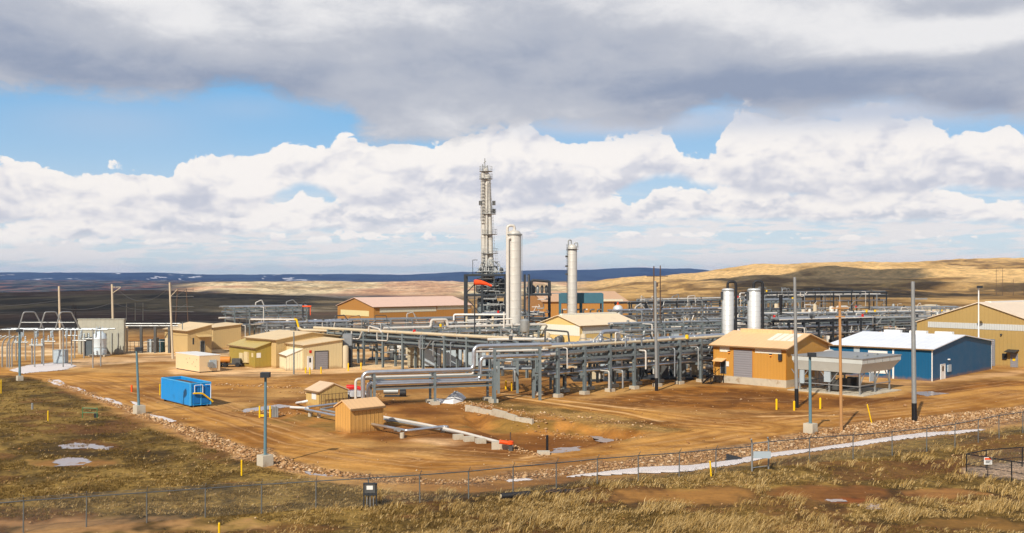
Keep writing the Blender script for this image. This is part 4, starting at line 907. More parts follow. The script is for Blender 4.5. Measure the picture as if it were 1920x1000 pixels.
# right half of the structure
x2 = at(984, 0, TY + 1); w2 = (1031 - 984) / F * TY
t = empty('process_structure', x2, 0); tag(t, 'smaller dark steel platform right of the tall pale vessel, with black hoop pipe', 'steel structure')
for x in (0, .9, w2):
    for y in (0, 5): MB().ibeam((x, y, 0), (x, y, 14.6 if x < w2 else 13.2), .42).build('post', 'dsteel', t)
for z in (5.2, 10.3):
    for y in (0, 5): MB().bar((0, y, z), (w2 + .4, y, z), .3, .4).build('beam', 'dsteel', t)
    MB().box((.2, .3, z + .22), (w2 + 2.4 * (z > 9), 4.8, z + .3)).build('deck', 'steel', t)
MB().path([(1.4, .4, 10.4), (1.4, .4, 13.4), (w2, .4, 13.1), (w2, .4, 10.4)], .28, 10, .5).build('hoop_pipe', 'dsteel', t)
for k in range(5):
    x = .9 + (w2 - .6) * k / 5; r_ = q.uniform(.3, .55); z = 10.6
    MB().lathe([(r_*.5, z), (r_, z+.3), (r_, z+1.3), (.1, z+1.7)], (x, 2, 0), 12).build('vessel', q.choice(('mach', 'galv')), t)
for k in range(18):
    z = q.uniform(.8, 9.5); xa = q.uniform(.5, w2 * .6); MB().path([(xa, -.1, z), (xa + q.uniform(.8, 2.4), -.1, z), (xa + 1.4, -.1, z + q.uniform(-1.5, 1.5))], q.uniform(.06, .13), 6, .2).build('pipe', q.choice(('galv', 'wpipe', 'wpipe', 'mach')), t)
for k in range(2): MB().lathe([(.2, .1), (.7, .3), (.7, 3.8), (.1, 4.2)], (1.6 + 2 * k, 2.5, 0), 14).build('vessel', 'mach', t)
m = MB(); xl = .3
for s_ in (0, .45): m.bar((xl + s_, -.35, 0), (xl + s_, -.35, 14.4), .05)
for z in np.arange(.4, 14.4, .6): m.bar((xl, -.35, z), (xl + .45, -.35, z), .03)
m.build('ladder', 'galv', t)
# the tallest column: bundle of slim vessels
FY = 219.0; base = at(919, 0, FY)
t = empty('tallest_column', base, 0); tag(t, 'tallest tower, a tapering bundle of slim pale columns with ladders and platforms', 'column')
u = FY / F
def px_(p): return (p - 919) * u
def zz_(py): return CH + (HY - py) * u
for k, (bx, tx, by, ty, r0, r1, yy) in enumerate(((908, 906, 600, 325, .62, .50, 0), (916, 911, 600, 318, .75, .58, .3), (925, 916, 600, 330, .66, .45, -.1), (931, 917, 600, 400, .5, .34, .5), (920, 909, 600, 330, .45, .4, 1.4), (912, 913, 560, 345, .28, .24, -.7))):
    a = Vector((px_(bx), yy, 0)); c = Vector((px_(tx), yy, zz_(ty))); m = MB().path([a, a.lerp(c, .33), a.lerp(c, .66), c], r0, 14, 0, r1)
    m.path([c, c + Vector((0, 0, .5))], r1, 14, 0, .1)
    for f in (.2, .35, .5, .62, .74, .86, .95): p = a.lerp(c, f); rr = r0 + (r1 - r0) * f; m.path([p, p + Vector((0, 0, .22))], rr * 1.12, 14)
    m.build('column_vessel', 'vessel', t)
for py, x_ in ((322, 911), (336, 911), (402, 916), (440, 917), (476, 918), (500, 920)):      # ring platforms
    z = zz_(py); x = px_(x_); rr = .85 + (py - 320) / 180 * .5; m = MB()
    m.lathe([(rr, z), (rr + .55, z), (rr + .55, z + .1), (rr, z + .1)], (x, .3, 0), 14)
    for k in range(10):
        a = 2 * math.pi * k / 10; X_, Y_ = x + (rr + .5) * math.cos(a), .3 + (rr + .5) * math.sin(a); m.bar((X_, Y_, z), (X_, Y_, z + 1.1), .05)
    for h_ in (.55, 1.1):
        for k in range(10):
            a = 2 * math.pi * k / 10; b2 = 2 * math.pi * (k + 1) / 10; m.bar((x + (rr+.5) * math.cos(a), .3 + (rr+.5) * math.sin(a), z + h_), (x + (rr+.5) * math.cos(b2), .3 + (rr+.5) * math.sin(b2), z + h_), .04)
    m.build('platform', 'galv', t)
for x_, pa, pb in ((903, 335, 415), (926, 380, 470), (904, 470, 560), (934, 470, 590), (921, 330, 400)):     # caged ladders
    m = MB(); x = px_(x_); x2_ = px_(x_ - (4 if x_ > 919 else -1)); z1_, z0_ = zz_(pa), zz_(pb)
    for s_ in (-.2, .2): m.bar((x + s_, -1.0, z0_), (x2_ + s_, -1.0, z1_), .05)
    for z in np.arange(z0_, z1_, .7): f = (z - z0_) / (z1_ - z0_); xx = x + (x2_ - x) * f; m.box((xx - .32, -1.35, z), (xx + .32, -1.02, z + .05))
    m.build('ladder', 'galv', t)
for x_, ps_, pe in ((901, 385, 410), (926, 385, 410), (926, 400, 388)):
    MB().box((px_(x_) - .35, -.5, zz_(ps_)), (px_(x_) + .35, .3, zz_(ps_) + .9)).build('valve_box', 'mach', t)
m = MB(); m.path([(px_(909), 0, zz_(325)), (px_(909), 0, zz_(297))], .09, 6); m.path([(px_(906), 0, zz_(312)), (px_(914), 0, zz_(312))], .08, 6); m.path([(px_(905), .2, zz_(322)), (px_(905), .2, zz_(308))], .12, 6); m.path([(px_(914), .2, zz_(322)), (px_(914), .2, zz_(310))], .1, 6); m.path([(px_(907), 0, zz_(306)), (px_(911), 0, zz_(302))], .12, 6); m.build('vent_tip', 'galv', t)
m = MB()
for k in range(10):
    xa = 899 + 4.2 * k; m.path([(px_(xa), -1.5, zz_(512)), (px_(xa + 1), -1.2, zz_(498 + 6 * (k % 3))), (px_(916 + (k - 5)), -.5, zz_(486))], .13, 6, .4)
m.build('manifold', 'galv', t)
# tall pale vessel and its gooseneck
VY = 198.0; u = VY / F; c = at(964.5, 0, VY)
t = empty('tall_vessel', c, 0); tag(t, 'broad pale cylindrical vessel with gooseneck pipe over its domed top', 'vessel'); H = CH + (HY - 432) * u; r_ = 12.6 * u
MB().lathe([(r_ * 1.05, 0), (r_, .6), (r_, H - .9), (r_ * .96, H - .6), (r_ * .8, H - .25), (r_ * .45, H), (.1, H + .08)], n=32).build('shell', 'vessel', t)
MB().lathe([(r_ + .04, H - 1.0), (r_ + .22, H - .9), (r_ + .22, H - .8), (r_ + .04, H - .7)], n=32).build('top_ring', 'galv', t)
gx = -13.2 * u
m = MB(); m.path([(0, 0, H - .1), (0, 0, H + .9), (gx, -.3, H + .9), (gx, -.3, 4.2), (gx - 3.0, -1.4, 3.6), (gx - 5.5, -2.0, 3.4)], .27, 12, .7); m.build('gooseneck_pipe', 'wpipe', t)
m = MB(); m.path([(-r_ + .5, -r_ - .1, H - 1.6), (-r_ + .1, -r_ - .1, H - 1.6), (-r_ + .1, -r_ - .1, 2.0)], .2, 10, .3); m.build('side_pipe', 'wpipe', t)
m = MB()
for s_ in (0, .4): m.bar((r_ + .1 + s_ * .3, -.5 + s_, 1), (r_ + .1 + s_ * .3, -.5 + s_, H - .6), .05)
for z in np.arange(1, H - .6, .6): m.bar((r_ + .1, -.5, z), (r_ + .22, -.1, z), .03)
m.build('ladder', 'galv', t)
# second pale column
VY = 232.0; u = VY / F; c = at(1073, 0, VY)
t = empty('slim_vessel', c, 0); tag(t, 'slimmer pale column with small crown of fittings behind the cream roof', 'vessel'); H = CH + (HY - 458) * u; r_ = 9.0 * u
MB().lathe([(r_, 0), (r_, H - .8), (r_ * .9, H - .4), (r_ * .5, H - .1), (.1, H)], n=28).build('shell', 'vessel', t)
m = MB(); m.path([(-.2, 0, H - .2), (-.2, 0, H + .9), (-.9, -.2, H + .9), (-.9, -.2, H - 2)], .14, 8, .3); m.path([(.5, 0, H - .3), (.5, 0, H + .3), (1.2, 0, H + .3), (1.25, 0, H - .8)], .13, 8, .2); m.build('top_pipe', 'galv', t)
MB().lathe([(r_, H - 1.2), (r_ + .35, H - 1.2), (r_ + .35, H - 1.1), (r_, H - 1.1)], n=20).build('platform', 'mach', t)
m = MB()
for s_ in (-.2, .2): m.bar((-r_ - .15, -.6 + s_, 1), (-r_ - .15, -.6 + s_, H), .05)
for z in np.arange(8, H, .6): m.box((-r_ - .35, -.85, z), (-r_ - .02, -.35, z + .05))
m.build('ladder', 'mach', t)
for z in (H - 3.0, H - 5.2, H - 7.0): MB().box((-r_ - .5, -.4, z), (-r_ + .1, .1, z + .4)).build('valve_box', 'mach', t)
# small drum on legs beside the vessel and dome tank
t = empty('leg_drum', at(984, 0, 190)); tag(t, 'small grey drum on legs beside the broad pale vessel', 'tank')
MB().lathe([(.2, 3.6), (.8, 3.9), (.85, 4.2), (.85, 5.9), (.6, 6.2), (.1, 6.3)], n=18).build('drum', 'galv', t)
for a in range(4): MB().path([(.65 * math.cos(a * 1.57 + .7), .65 * math.sin(a * 1.57 + .7), 0), (.65 * math.cos(a * 1.57 + .7), .65 * math.sin(a * 1.57 + .7), 4.0)], .1, 8).build('leg', 'galv', t)
t = empty('dome_tank', at(1158.5, 0, 228)); tag(t, 'small silver domed tank with red cap just right of the cream roof', 'tank')
zt = CH - 52 * 228 / F; MB().lathe([(1.1, 0), (1.1, zt - .9), (1.0, zt - .5), (.6, zt - .1), (.15, zt)], n=22).build('shell', 'silver', t); MB().lathe([(.14, zt), (.2, zt + .15), (.16, zt + .6), (.05, zt + .65)], n=10).build('vent_cap', 'orange', t)
# twin silver tanks with black ducts
for k, (cx, top, Y, wpx, lab) in enumerate(((1365, 541, 186, 22, 'left one of the twin silver tanks with a black arched duct, behind the gold building'), (1414, 541, 178, 24, 'right one of the twin silver tanks with a black arched duct, behind the gold building'))):
    u = Y / F; t = empty('silver_tank', at(cx, 0, Y)); tag(t, lab, 'tank', 'twin silver tanks'); H = CH + (HY - top) * u; r_ = wpx / 2 * u
    MB().lathe([(r_, 0), (r_, H - .25), (r_ * .9, H - .08), (r_ * .5, H), (.1, H + .03)], n=30).build('shell', 'silver', t)
    MB().lathe([(r_ + .01, H - .5), (r_ + .09, H - .45), (r_ + .09, H - .3), (r_ + .01, H - .25)], n=30).build('top_band', 'galv', t)
    MB().path([(.0, .3, H - .1), (.0, .3, H + 1.25), (r_ + .42, .2, H + 1.25), (r_ + .42, .2, 1.0)], .25, 12, .85).build('arched_duct', 'rubber', t)
    MB().box((-r_ - .25, -.5, H - 2.0), (-r_ + .12, .1, H - .6)).build('fitting', 'dsteel', t)
    m = MB()
    for s_ in (-.2, .2): m.bar((-r_ - .1, -.3 + s_, 1), (-r_ - .1, -.3 + s_, H - .8), .04)
    m.build('ladder', 'galv', t)
# black flare stub and light frame posts
t = empty('exhaust_stack', at(1464, 0, 222)); tag(t, 'black tapered exhaust stack left of the grey pole', 'stack'); z = CH - 33 * 222 / F
MB().lathe([(.28, 0), (.28, z - 3.6), (.30, z - 3.2), (.42, z - .3), (.42, z)], n=14).build('stack_shell', 'black', t); MB().lathe([(.9, 0), (.9, 4.5), (.3, 5.2)], (0, 0, 0), 14).build('base_drum', 'tpipe', t)
# air cooler on legs
dR_ = Vector((.72, .694, 0)).normalized(); NC = P(1613, 742)
t = empty('air_cooler', (NC.x, NC.y, 0), math.atan2(.70, .72)); tag(t, 'bulky grey hopper shaped air cooler on splayed legs beside the gold building', 'air cooler'); LR, LL = 8.0, 8.2; z0, z1, zr = 2.6, 3.75, 4.3
o_ = 1.5
MB().add([(0,0,z0),(LR,0,z0),(LR,LL,z0),(0,LL,z0),(-.5,-.5,z1),(LR+o_,-.5,z1),(LR+o_,LL+.5,z1),(-.5,LL+.5,z1)], [(0,3,2,1),(4,5,6,7),(0,1,5,4),(1,2,6,5),(2,3,7,6),(3,0,4,7)]).build('hopper', mat('pale hopper paint', (196,200,194), .5, .1, .08, 1.0, streak=.06), t)
MB().box((-.52, -.52, z1), (LR + o_ + .02, LL + .52, zr)).build('plenum', mat('pale hopper paint', (196,200,194)), t); MB().box((-.6, -.6, zr), (LR + o_ + .1, LL + .6, zr + .1)).build('top_deck', 'galv', t)
for k in range(4): MB().box((LR * (.08 + .24 * k), -.56, z1 + .05), (LR * (.08 + .24 * k) + .06, -.525, zr - .04)).build('stiffener', 'galv', t)
for x in (1.0, 3.6, 6.2): MB().box((x, 1.0, zr + .1), (x + .5, 1.4, zr + .3)).build('hatch', 'galv', t)
for k in range(3): MB().lathe([(1.05, z0 - .5), (1.2, z0 - .35), (1.2, z0 - .02)], (LR * (.2 + .3 * k), LL * .5, 0), 20).build('fan_ring', 'steel', t)
for x in (.2, LR * .5, LR - .2):
    for y in (.15, LL * .5, LL - .15):
        MB().bar((x, y, 0), (x, y, z0 - .02), .17).build('leg', 'galv', t)
        if y < 1 or x < 1:
            for s_ in (-1, 1):
                e_ = (x + s_ * 1.15, y) if y < 1 else (x, y + s_ * 1.15)
                if y < 1 and not (0 < e_[0] < LR + .9): continue
                MB().bar((x, y, z0 - 1.5), (e_[0], e_[1], z0 + (.3 if e_[0] > LR else -.03)), .1).build('brace', 'galv', t)
MB().box((-.05, LL * .47, 1.3), (.2, LL * .57, z0 - .05)).build('hanging_duct', 'pgrey', t); MB().box((-.05, LL * .9, .9), (.2, LL - .3, z0 - .05)).build('hanging_duct', 'pgrey', t); MB().box((LR * .28, -.1, 1.5), (LR * .4, 0, z0 - .05)).build('hanging_duct', 'pgrey', t)
for y in (.1, LL - .1): MB().bar((0, y, 1.1), (LR, y, 1.1), .1).build('tie_rail', 'galv', t)
MB().bar((.05, 0, 1.0), (.05, LL, 1.0), .1).build('tie_rail', 'galv', t)
for k in range(3): MB().box((LR * (.13 + .3 * k), LL * .42, .3), (LR * (.13 + .3 * k) + .8, LL * .58, 1.5)).build('fan_motor', 'mach', t)
for y in (2.0, 4.2, 6.1): MB().path([(-.4, y, .5), (LR - .3, y, .5)], .1, 8).build('header_pipe', 'mach', t)
MB().box((-1.0, -.9, -.2), (LR + .9, LL + .9, .09)).build('slab', 'conc', t)
for k, (px, lab, LR, z1, m) in enumerate(((764, 'brownish block sided cooler box under the long rack', 2.0, 3.1, mat('block casing', (168,158,134), .8, 0, .15, 1.5, rib=('z', .4))), (794, 'grey cooler box with blistered silver side under the long rack', 2.6, 3.35, mat('blistered casing', (176,190,200), .4, .4, .3, 2.6, bump=1.0)),
    (830, 'plain pale grey cooler box right of the blistered one', 2.9, 3.3, 'pgrey'), (869, 'rightmost plain grey cooler box, partly behind the silver elbow', 3.4, 3.4, 'louvre'))):
    N = P(px, 690); t = empty('cooler_box', (N.x, N.y, 0), 0); tag(t, lab, 'cooler', 'cooler boxes under the long rack'); LL = 3.0
    MB().box((0, 0, .3), (LR, LL, z1)).build('casing', m, t); MB().box((-.06, -.06, z1), (LR + .06, LL + .06, z1 + .12)).build('top_deck', 'galv', t)
    for x in (.1, LR - .25):
        for y in (.1, LL - .25): MB().box((x, y, 0), (x + .15, y + .15, .3)).build('leg', 'galv', t)
    MB().lathe([(.8, z1 + .12), (.9, z1 + .3), (.9, z1 + .6)], (LR * .5, LL / 2, 0), 18).build('fan_ring', 'galv', t)

# teal steel frame right of the structure
N = at(1051, 0, 236); t = empty('teal_frame', N, 0); tag(t, 'open teal steel frame with solid upper panel behind the slim pale column', 'steel frame'); w_ = (1130 - 1051) * 236 / F
for x in (0, w_ * .5, w_):
    for y in (0, 5): MB().ibeam((x, y, 0), (x, y, 10.2), .35).build('post', 'teal', t)
MB().box((0, -.2, 8.0), (w_, -.1, 10.3)).build('upper_panel', 'teal', t); MB().box((0, -.1, 10.2), (w_, 5.1, 10.35)).build('roof', 'teal', t)
for k in range(6): MB().path([(w_ * (k + .3) / 6, 1, .5), (w_ * (k + .3) / 6, 1, 6.5), (w_ * (k + .9) / 6, 1, 6.5)], .2, 8, .3).build('pipe', rnd.choice(('mach', 'galv', 'wpipe')), t)

# white pipe run on tan posts before the structure
YW = 192.0; o_ = at(862, 0, YW); t = empty('white_pipe_run', o_); tag(t, 'pale pipes on cream posts at the foot of the dark structure', 'pipe run')
def wp(px, z, dy=0.0): q_ = at(px, z, YW + dy); return (q_.x - o_.x, dy, z)
for pts, rr, mm in (([(851, 5.9), (851, 7.0), (948, 7.0)], .17, 'white'), ([(875, 5.9), (960, 6.2)], .15, 'wpipe'), ([(834, 3.8), (834, 4.7), (862, 4.7), (862, 3.6)], .16, 'white'), ([(893, 5.2), (912, 5.2), (912, 2.2)], .2, 'wpipe'), ([(893, 3.9), (945, 4.3), (945, 7.5)], .18, 'wpipe'), ([(840, 5.4), (900, 5.6)], .14, 'galv'), ([(918, 2.4), (1005, 2.6)], .16, 'white'), ([(925, 3.2), (990, 3.1), (990, 5.5)], .12, 'wpipe')):
    MB().path([wp(*p) for p in pts], rr, 8, .4).build('pipe', mm, t)
for px in (875, 899, 924): MB().path([wp(px, 0, .4), wp(px, 6.7, .4)], .22, 8).build('post', 'tpipe', t)
for px in (855, 912, 938, 960): MB().path([wp(px, 0, .4), wp(px, 5.4, .4)], .12, 8).build('post', 'wpipe', t)

# ---------------------------------------------------------------- skids of machinery between the racks
def skid(px, py, w, d, h, seed, lab, rz=0.0, bright=.5):
    q = random.Random(seed); N = P(px, py); t = empty('equipment_skid', N, rz); tag(t, lab, 'equipment', 'machinery skids among the pipe racks')
    MB().box((0, 0, 0), (w, d, .25)).build('base_frame', 'dsteel', t)
    n = max(2, int(w / 2.2))
    for k in range(n):
        x = w * (k + .5) / n; y = d * q.uniform(.3, .7); ty = q.random()
        if ty < .35:
            r_ = q.uniform(.35, .75); hh = h * q.uniform(.6, 1.0)
            MB().lathe([(r_, .25), (r_, hh - .4), (r_ * .8, hh - .15), (.1, hh)], (x, y, 0), 16).build('vertical_drum', q.choice(('galv', 'wpipe', 'tpipe', 'mach')), t)
        elif ty < .7:
            r_ = q.uniform(.35, .6); z = q.uniform(.9, h * .6); l_ = w / n * .45
            m = MB().path([(x - l_, y, z), (x + l_, y, z)], r_, 14)
            for s_ in (-.6, .6): m.box((x + s_ * l_ - .1, y - .3, .25), (x + s_ * l_ + .1, y + .3, z - r_ * .7))
            m.build('horizontal_drum', q.choice(('galv', 'mach', 'wpipe', 'gpipe')), t)
        else:
            MB().box((x - .8, y - .6, .25), (x + .7, y + .6, h * q.uniform(.35, .7))).build('cabinet', q.choice(('pgrey', 'mach', 'tpipe', 'dsteel')), t)
    for k in range(int(w * 1.1)):
        x = q.uniform(0, w); y = q.uniform(-.1, d); z = q.uniform(.8, h); x2_ = min(w, x + q.uniform(.6, 3)); y2 = max(0, min(d, y + q.uniform(-1.5, 1.5)))
        MB().path([(x, y, .25), (x, y, z), (x2_, y, z), (x2_, y2, z)] if q.random() < .5 else [(x, y, z), (x2_, y, z), (x2_, y, q.uniform(.3, h))], q.uniform(.05, .14), 6, .2).build('pipe', q.choice(('galv', 'wpipe', 'mach', 'gpipe', 'pipe', 'tpipe')), t)
    for k in range(int(w / 4)):
        x = q.uniform(0, w); z = q.uniform(1, h); MB().lathe([(.08, 0), (.22, .03), (.22, .07), (.08, .1)], (x, -.1, z), 10).build('valve_wheel', q.choice(('red', 'yellow', 'dsteel', 'mach')), t)
SK = [(872, 648, 10, 5, 5.5, 'dark packed skid at the left foot of the steel structure'), (925, 646, 9, 5, 6.5, 'dark packed skid at the foot of the tallest column'), (985, 650, 9, 5, 5.5, 'dark skid right of the broad vessel foot'), (1215, 672, 9, 4, 4.6, 'low and crowded, right of the cream roof corner'), (1300, 676, 9, 4, 4.8, 'crowded, before the left silver tank'), (1450, 625, 12, 5, 7.5, 'tall and crowded under the dark hill'),
      (1405, 618, 16, 6, 6.0, 'below the dark hill between the silver tanks and the corner pole'), (1460, 650, 12, 5, 5.0, 'directly behind the skylight of the gold building'), (1700, 640, 12, 5, 5.0, 'left of the workshop, behind the thick grey pole'), (1290, 655, 12, 5, 5.4, 'behind the black based pole rack end'), (1150, 662, 9, 4, 4.0, 'in front of the cream roofed building wall'), (1040, 668, 9, 4, 4.2, 'in front of the off white gable'), (770, 660, 12, 5, 4.0, 'left part of the white pipe rack'), (620, 655, 8, 4, 3.8, 'behind the long rack near the tan tank'), (1320, 700, 6, 4, 4.2, 'close to the left wall of the gold building'), (1240, 604, 18, 6, 5.5, 'far row beneath the distant twin pole'),
      (900, 690, 8, 4, 3.2, 'under the left end of the joining rack'), (1010, 706, 7, 4, 3.4, 'dark piping skid under the joining rack near the yellow bollards'), (1075, 716, 9, 4, 3.0, 'behind the footings of the main rack'),
      (1190, 712, 8, 5, 3.6, 'under the main rack left of the black based pole'), (1258, 708, 8, 5, 4.2, 'beside the stair of the gold building'), (690, 676, 8, 4, 3.4, 'beneath the long rack next to the tan tank'),
      (740, 672, 6, 4, 3.0, 'dark skid beneath the long rack'), (560, 640, 9, 5, 5.0, 'behind the roof of the roll-up door building'), (480, 636, 8, 5, 5.5, 'under the left pipe platform'),
      (690, 640, 12, 5, 3.4, 'before the gable of the ochre hall'), (830, 650, 10, 5, 3.6, 'with white pipes left of the structure'), (900, 655, 12, 5, 4.0, 'at the foot of the pale vessels'),
      (985, 660, 8, 4, 4.2, 'between the pale vessel and the cream roof'), (1020, 650, 7, 4, 4.6, 'beside the eave of the cream roofed building'), (1090, 625, 12, 5, 4.2, 'below the teal frame'),
      (1195, 650, 12, 5, 4.6, 'right of the cream roofed building'), (1260, 640, 12, 5, 5.2, 'left of the twin silver tanks'), (1210, 622, 14, 6, 5.4, 'at the foot of the yellow hill'),
      (1380, 640, 10, 5, 5.0, 'between the twin silver tanks'), (1440, 640, 12, 5, 5.6, 'behind the peach roof with black stack'), (1520, 630, 14, 5, 5.0, 'behind the wooden pole'),
      (1610, 632, 14, 5, 4.6, 'behind the white roof'), (1500, 610, 18, 6, 6.5, 'inside the tall dark rack'), (1600, 606, 16, 6, 6.0, 'at the right end of the tall dark rack'),
      (1690, 612, 16, 6, 4.6, 'left of the workshop gable'), (1760, 604, 18, 6, 5.0, 'beyond the workshop gable'), (1330, 615, 16, 6, 5.6, 'low behind the left silver tank'), (1560, 655, 12, 4, 4.6, 'between the peach roof and the white roof'), (1660, 655, 10, 4, 5.0, 'behind the right end of the white roof'), (1120, 700, 10, 4, 3.2, 'yellowish skid seen through the main rack')]
for i, (px, py, w, d, h, lab) in enumerate(SK):
    lab = lab if lab.startswith(('dark', 'yellow')) else 'grey piping skid ' + lab
    skid(px, py, w, d, h, 100 + i, lab, rnd.uniform(-.1, .15))
# tan tank beside the roll-up door building
t = empty('tan_tank', P(647.5, 690)); tag(t, 'tan upright tank with pale dome at the end of the roll-up door building', 'tank')
MB().lathe([(.52, 0), (.52, 3.2), (.42, 3.4), (.1, 3.5)], n=20).build('shell', 'tpipe', t); MB().box((-.5, .5, 3.4), (.9, 1.6, 5.2)).build('fan_housing', 'gpipe', t); MB().box((-.3, .6, 0), (.9, 1.5, 3.4)).build('stand', 'dsteel', t)
# tan storage tanks far right
for px, py, r_, h_, lab in ((1722, 600, 3.0, 4.2, 'short tan storage tank left of the workshop gable'), (1745, 598, 3.2, 4.4, 'dark tan storage tank between the short tank and the workshop')):
    t = empty('storage_tank', P(px, py)); tag(t, lab, 'tank', 'storage tanks beyond the workshop'); MB().lathe([(r_, 0), (r_, h_), (r_ * .5, h_ + .4), (.1, h_ + .5)], n=24).build('shell', 'tpipe', t); MB().bar((r_ * .2, -r_ - .1, 0), (r_ * .2, -r_ - .1, h_ + .6), .3, .06).build('ladder', 'galv', t)
# orange pump head on the left platform and yellow pipe elbow
t = empty('orange_hoist', P(568, 642)); tag(t, 'orange headed hoist post on top of the left pipe platform', 'hoist')
MB().bar((0, 0, 0), (0, 0, 8.0), .3).build('post', 'dsteel', t); MB().bar((1.3, 0, 0), (1.3, 0, 7.6), .22).build('post', 'dsteel', t); MB().bar((1.6, 0, 5.8), (1.6, 0, 7.6), .14).build('cable', 'orange', t); MB().box((-.1, -.3, 7.6), (1.8, .3, 7.9)).build('head', 'orange', t)
t = empty('yellow_elbow_pipe', P(555, 652)); tag(t, 'yellow painted pipe bend at the right end of the left pipe platform', 'pipe')
MB().path([(-9, 0, 5.6), (-.1, 0, 5.6)], .17, 10).build('pale_pipe', 'wpipe', t); MB().path([(-.3, 0, 5.6), (.1, 0, 5.6), (.6, 0, 3.8)], .2, 10, .4).build('yellow_bend', 'yellow', t); MB().path([(.5, 0, 3.9), (1.2, -.2, 3.5), (14, -2.0, 3.3)], .28, 10, .4).build('tan_pipe', 'tpipe', t); MB().bar((0, .1, 0), (0, .1, 5.5), .2).build('post', 'dsteel', t); MB().bar((12, -1.9, 0), (12, -1.9, 3.1), .2).build('post', 'dsteel', t)

# ---------------------------------------------------------------- substation on the left
t = empty('substation_gantry', P(14, 690)); tag(t, 'white pipe substation gantry with curved hoops on its beam', 'gantry'); w_ = 18.0
top = 5.9
for x in (0.3, 4.2, 8.6, 13.2):
    for y in (0, 3.0): MB().path([(x, y, 0), (x, y, top)], .11, 8).build('post', 'galv', t)
for y in (0, 3.0): MB().path([(-1.5, y, top), (15.5, y, top)], .12, 8).build('beam', 'gpipe', t)
for x in (-1, 4.2, 8.6, 13.2): MB().path([(x, -.2, top + .02), (x, 3.2, top + .02)], .1, 8).build('cross_beam', 'galv', t)
for x in (1.6, 4.9, 7.3): MB().path([(x, .2, top), (x + .8, .2, top + 2.7), (x + 1.9, 1.5, top + 2.7), (x + 2.7, 2.8, top)], .11, 8, .35).build('hoop', 'galv', t)
for x in (2.0, 6.0): MB().path([(x, .2, top + 1.1), (x + 4.3, .2, top + 1.1)], .08, 6).build('hoop_rail', 'galv', t)
for k in range(12):
    x = 1.0 + 1.15 * k; MB().lathe([(.1, top - .2), (.16, top - .5), (.1, top - .6), (.16, top - .9), (.08, top - 1.3)], (x, 0 if k % 2 else 3, 0), 8).build('insulator', 'pgrey', t)
for x in np.arange(-2.8, .3, .75): MB().path([(x, 1, 0), (x, 1, 3.6), (x + .5, 1, 4.6), (x + 1.4, 1, 4.9)], .12, 8, .5).build('riser', 'galv', t)
for px, py, lab in ((30, 676, 'bare switch stand below the gantry hoops'), (82, 674, 'bare switch stand behind the snow patch'), (125, 660, 'bare switch stand in front of the grey enclosure edge'), (60, 683, 'bare switch stand just left of the louvred cabinet'), (140, 672, 'bare switch stand right of the louvred cabinet'), (158, 668, 'bare switch stand before the white transformer')):
    t = empty('switch_stand', P(px, py)); tag(t, lab, 'switch stand', 'substation switch stands')
    for x in (0, 1.6): MB().path([(x, 0, 0), (x, 0, 3.0)], .12, 8).build('post', 'galv', t)
    MB().path([(-.4, 0, 3.05), (2.0, 0, 3.05)], .12, 8).build('beam', 'galv', t)
    for x in (0, .8, 1.6): MB().lathe([(.1, 3.1), (.18, 3.3), (.1, 3.45), (.18, 3.6), (.1, 3.75), (.16, 3.9), (.06, 4.1)], (x, 0, 0), 10).build('insulator', 'pgrey', t)
t = empty('louvred_cabinet', P(111, 683)); tag(t, 'pale grey louvred cabinet on the snow patch', 'cabinet'); MB().box((-.95, 0, .1), (.95, 1.2, 2.2)).build('casing', 'louvre', t); MB().box((-1.0, -.05, 2.2), (1.0, 1.25, 2.28)).build('lid', 'pgrey', t); MB().box((-1.05, -.1, 0), (1.05, 1.3, .1)).build('plinth', 'conc', t)
t = empty('transformer', P(187, 668)); tag(t, 'white round bodied transformer with ribbed waist beside the grey wall', 'transformer')
MB().lathe([(1.15, .3), (1.2, .6), (1.2, 1.2), (1.0, 1.3), (1.15, 1.4), (1.0, 1.5), (1.15, 1.6), (1.15, 3.0), (1.2, 3.1), (1.0, 3.9), (.5, 4.3), (.1, 4.4)], n=24).build('tank', mat('pale transformer paint', (204,216,222), .45, 0, .05), t)
MB().box((-2.9, .2, 0), (-1.5, 1.8, 3.3)).build('radiator', mat('dark radiator', (96,106,112), .5, .2, .1, rib=('x', .2)), t); MB().box((-1.4, -1.4, 0), (1.4, 1.4, .3)).build('plinth', 'conc', t)
for x in (-.5, 0, .5): MB().lathe([(.06, 4.0), (.14, 4.4), (.08, 4.6), (.14, 4.8), (.05, 5.3)], (x, 0, 0), 8).build('bushing', 'pgrey', t)
N = P(130, 668); t = empty('wall_enclosure', N, .05); tag(t, 'pale grey weathered sheet metal enclosure behind the transformer', 'enclosure')
ms_ = mat('grey sheet wall', (172,170,154), .6, .1, .2, 1.0, rib=('xy', .8), dirt=(150,146,132)); MB().box((0, 4, 0), (8.2, 5.0, 6.3)).build('wall', ms_, t); MB().box((-.1, 3.9, 6.302), (8.3, 5.1, 6.45)).build('coping', ms_, t)
for k in range(7): MB().bar((.6 + k * 1.1, 3.85, 0), (.6 + k * 1.1, 3.85, 3.9), .1).build('fence_post', 'galv', t)
t = empty('bus_gantry', P(216, 662)); tag(t, 'long thin overhead bus beam on brown columns left of the control house', 'gantry')
for x in (2.2, 4.8, 7.4, 10): MB().bar((x, 0, 0), (x, 0, 4.9), .42 if x > 4 else .3).build('post', 'mach' if x > 4 else 'pwood', t)
for y, z in ((0, 5.0), (1.5, 5.35)): MB().path([(-.3, y, z), (11.6, y, z)], .12, 8).build('beam', 'galv', t)
for k in range(5): MB().box((5.4 + k * 1.1, 1.5, 0), (6.1 + k * 1.1, 2.6, 2.4 + .3 * (k % 2))).build('cabinet', ('pgrey', 'mach', 'teal', 'tpipe', 'mach')[k], t)
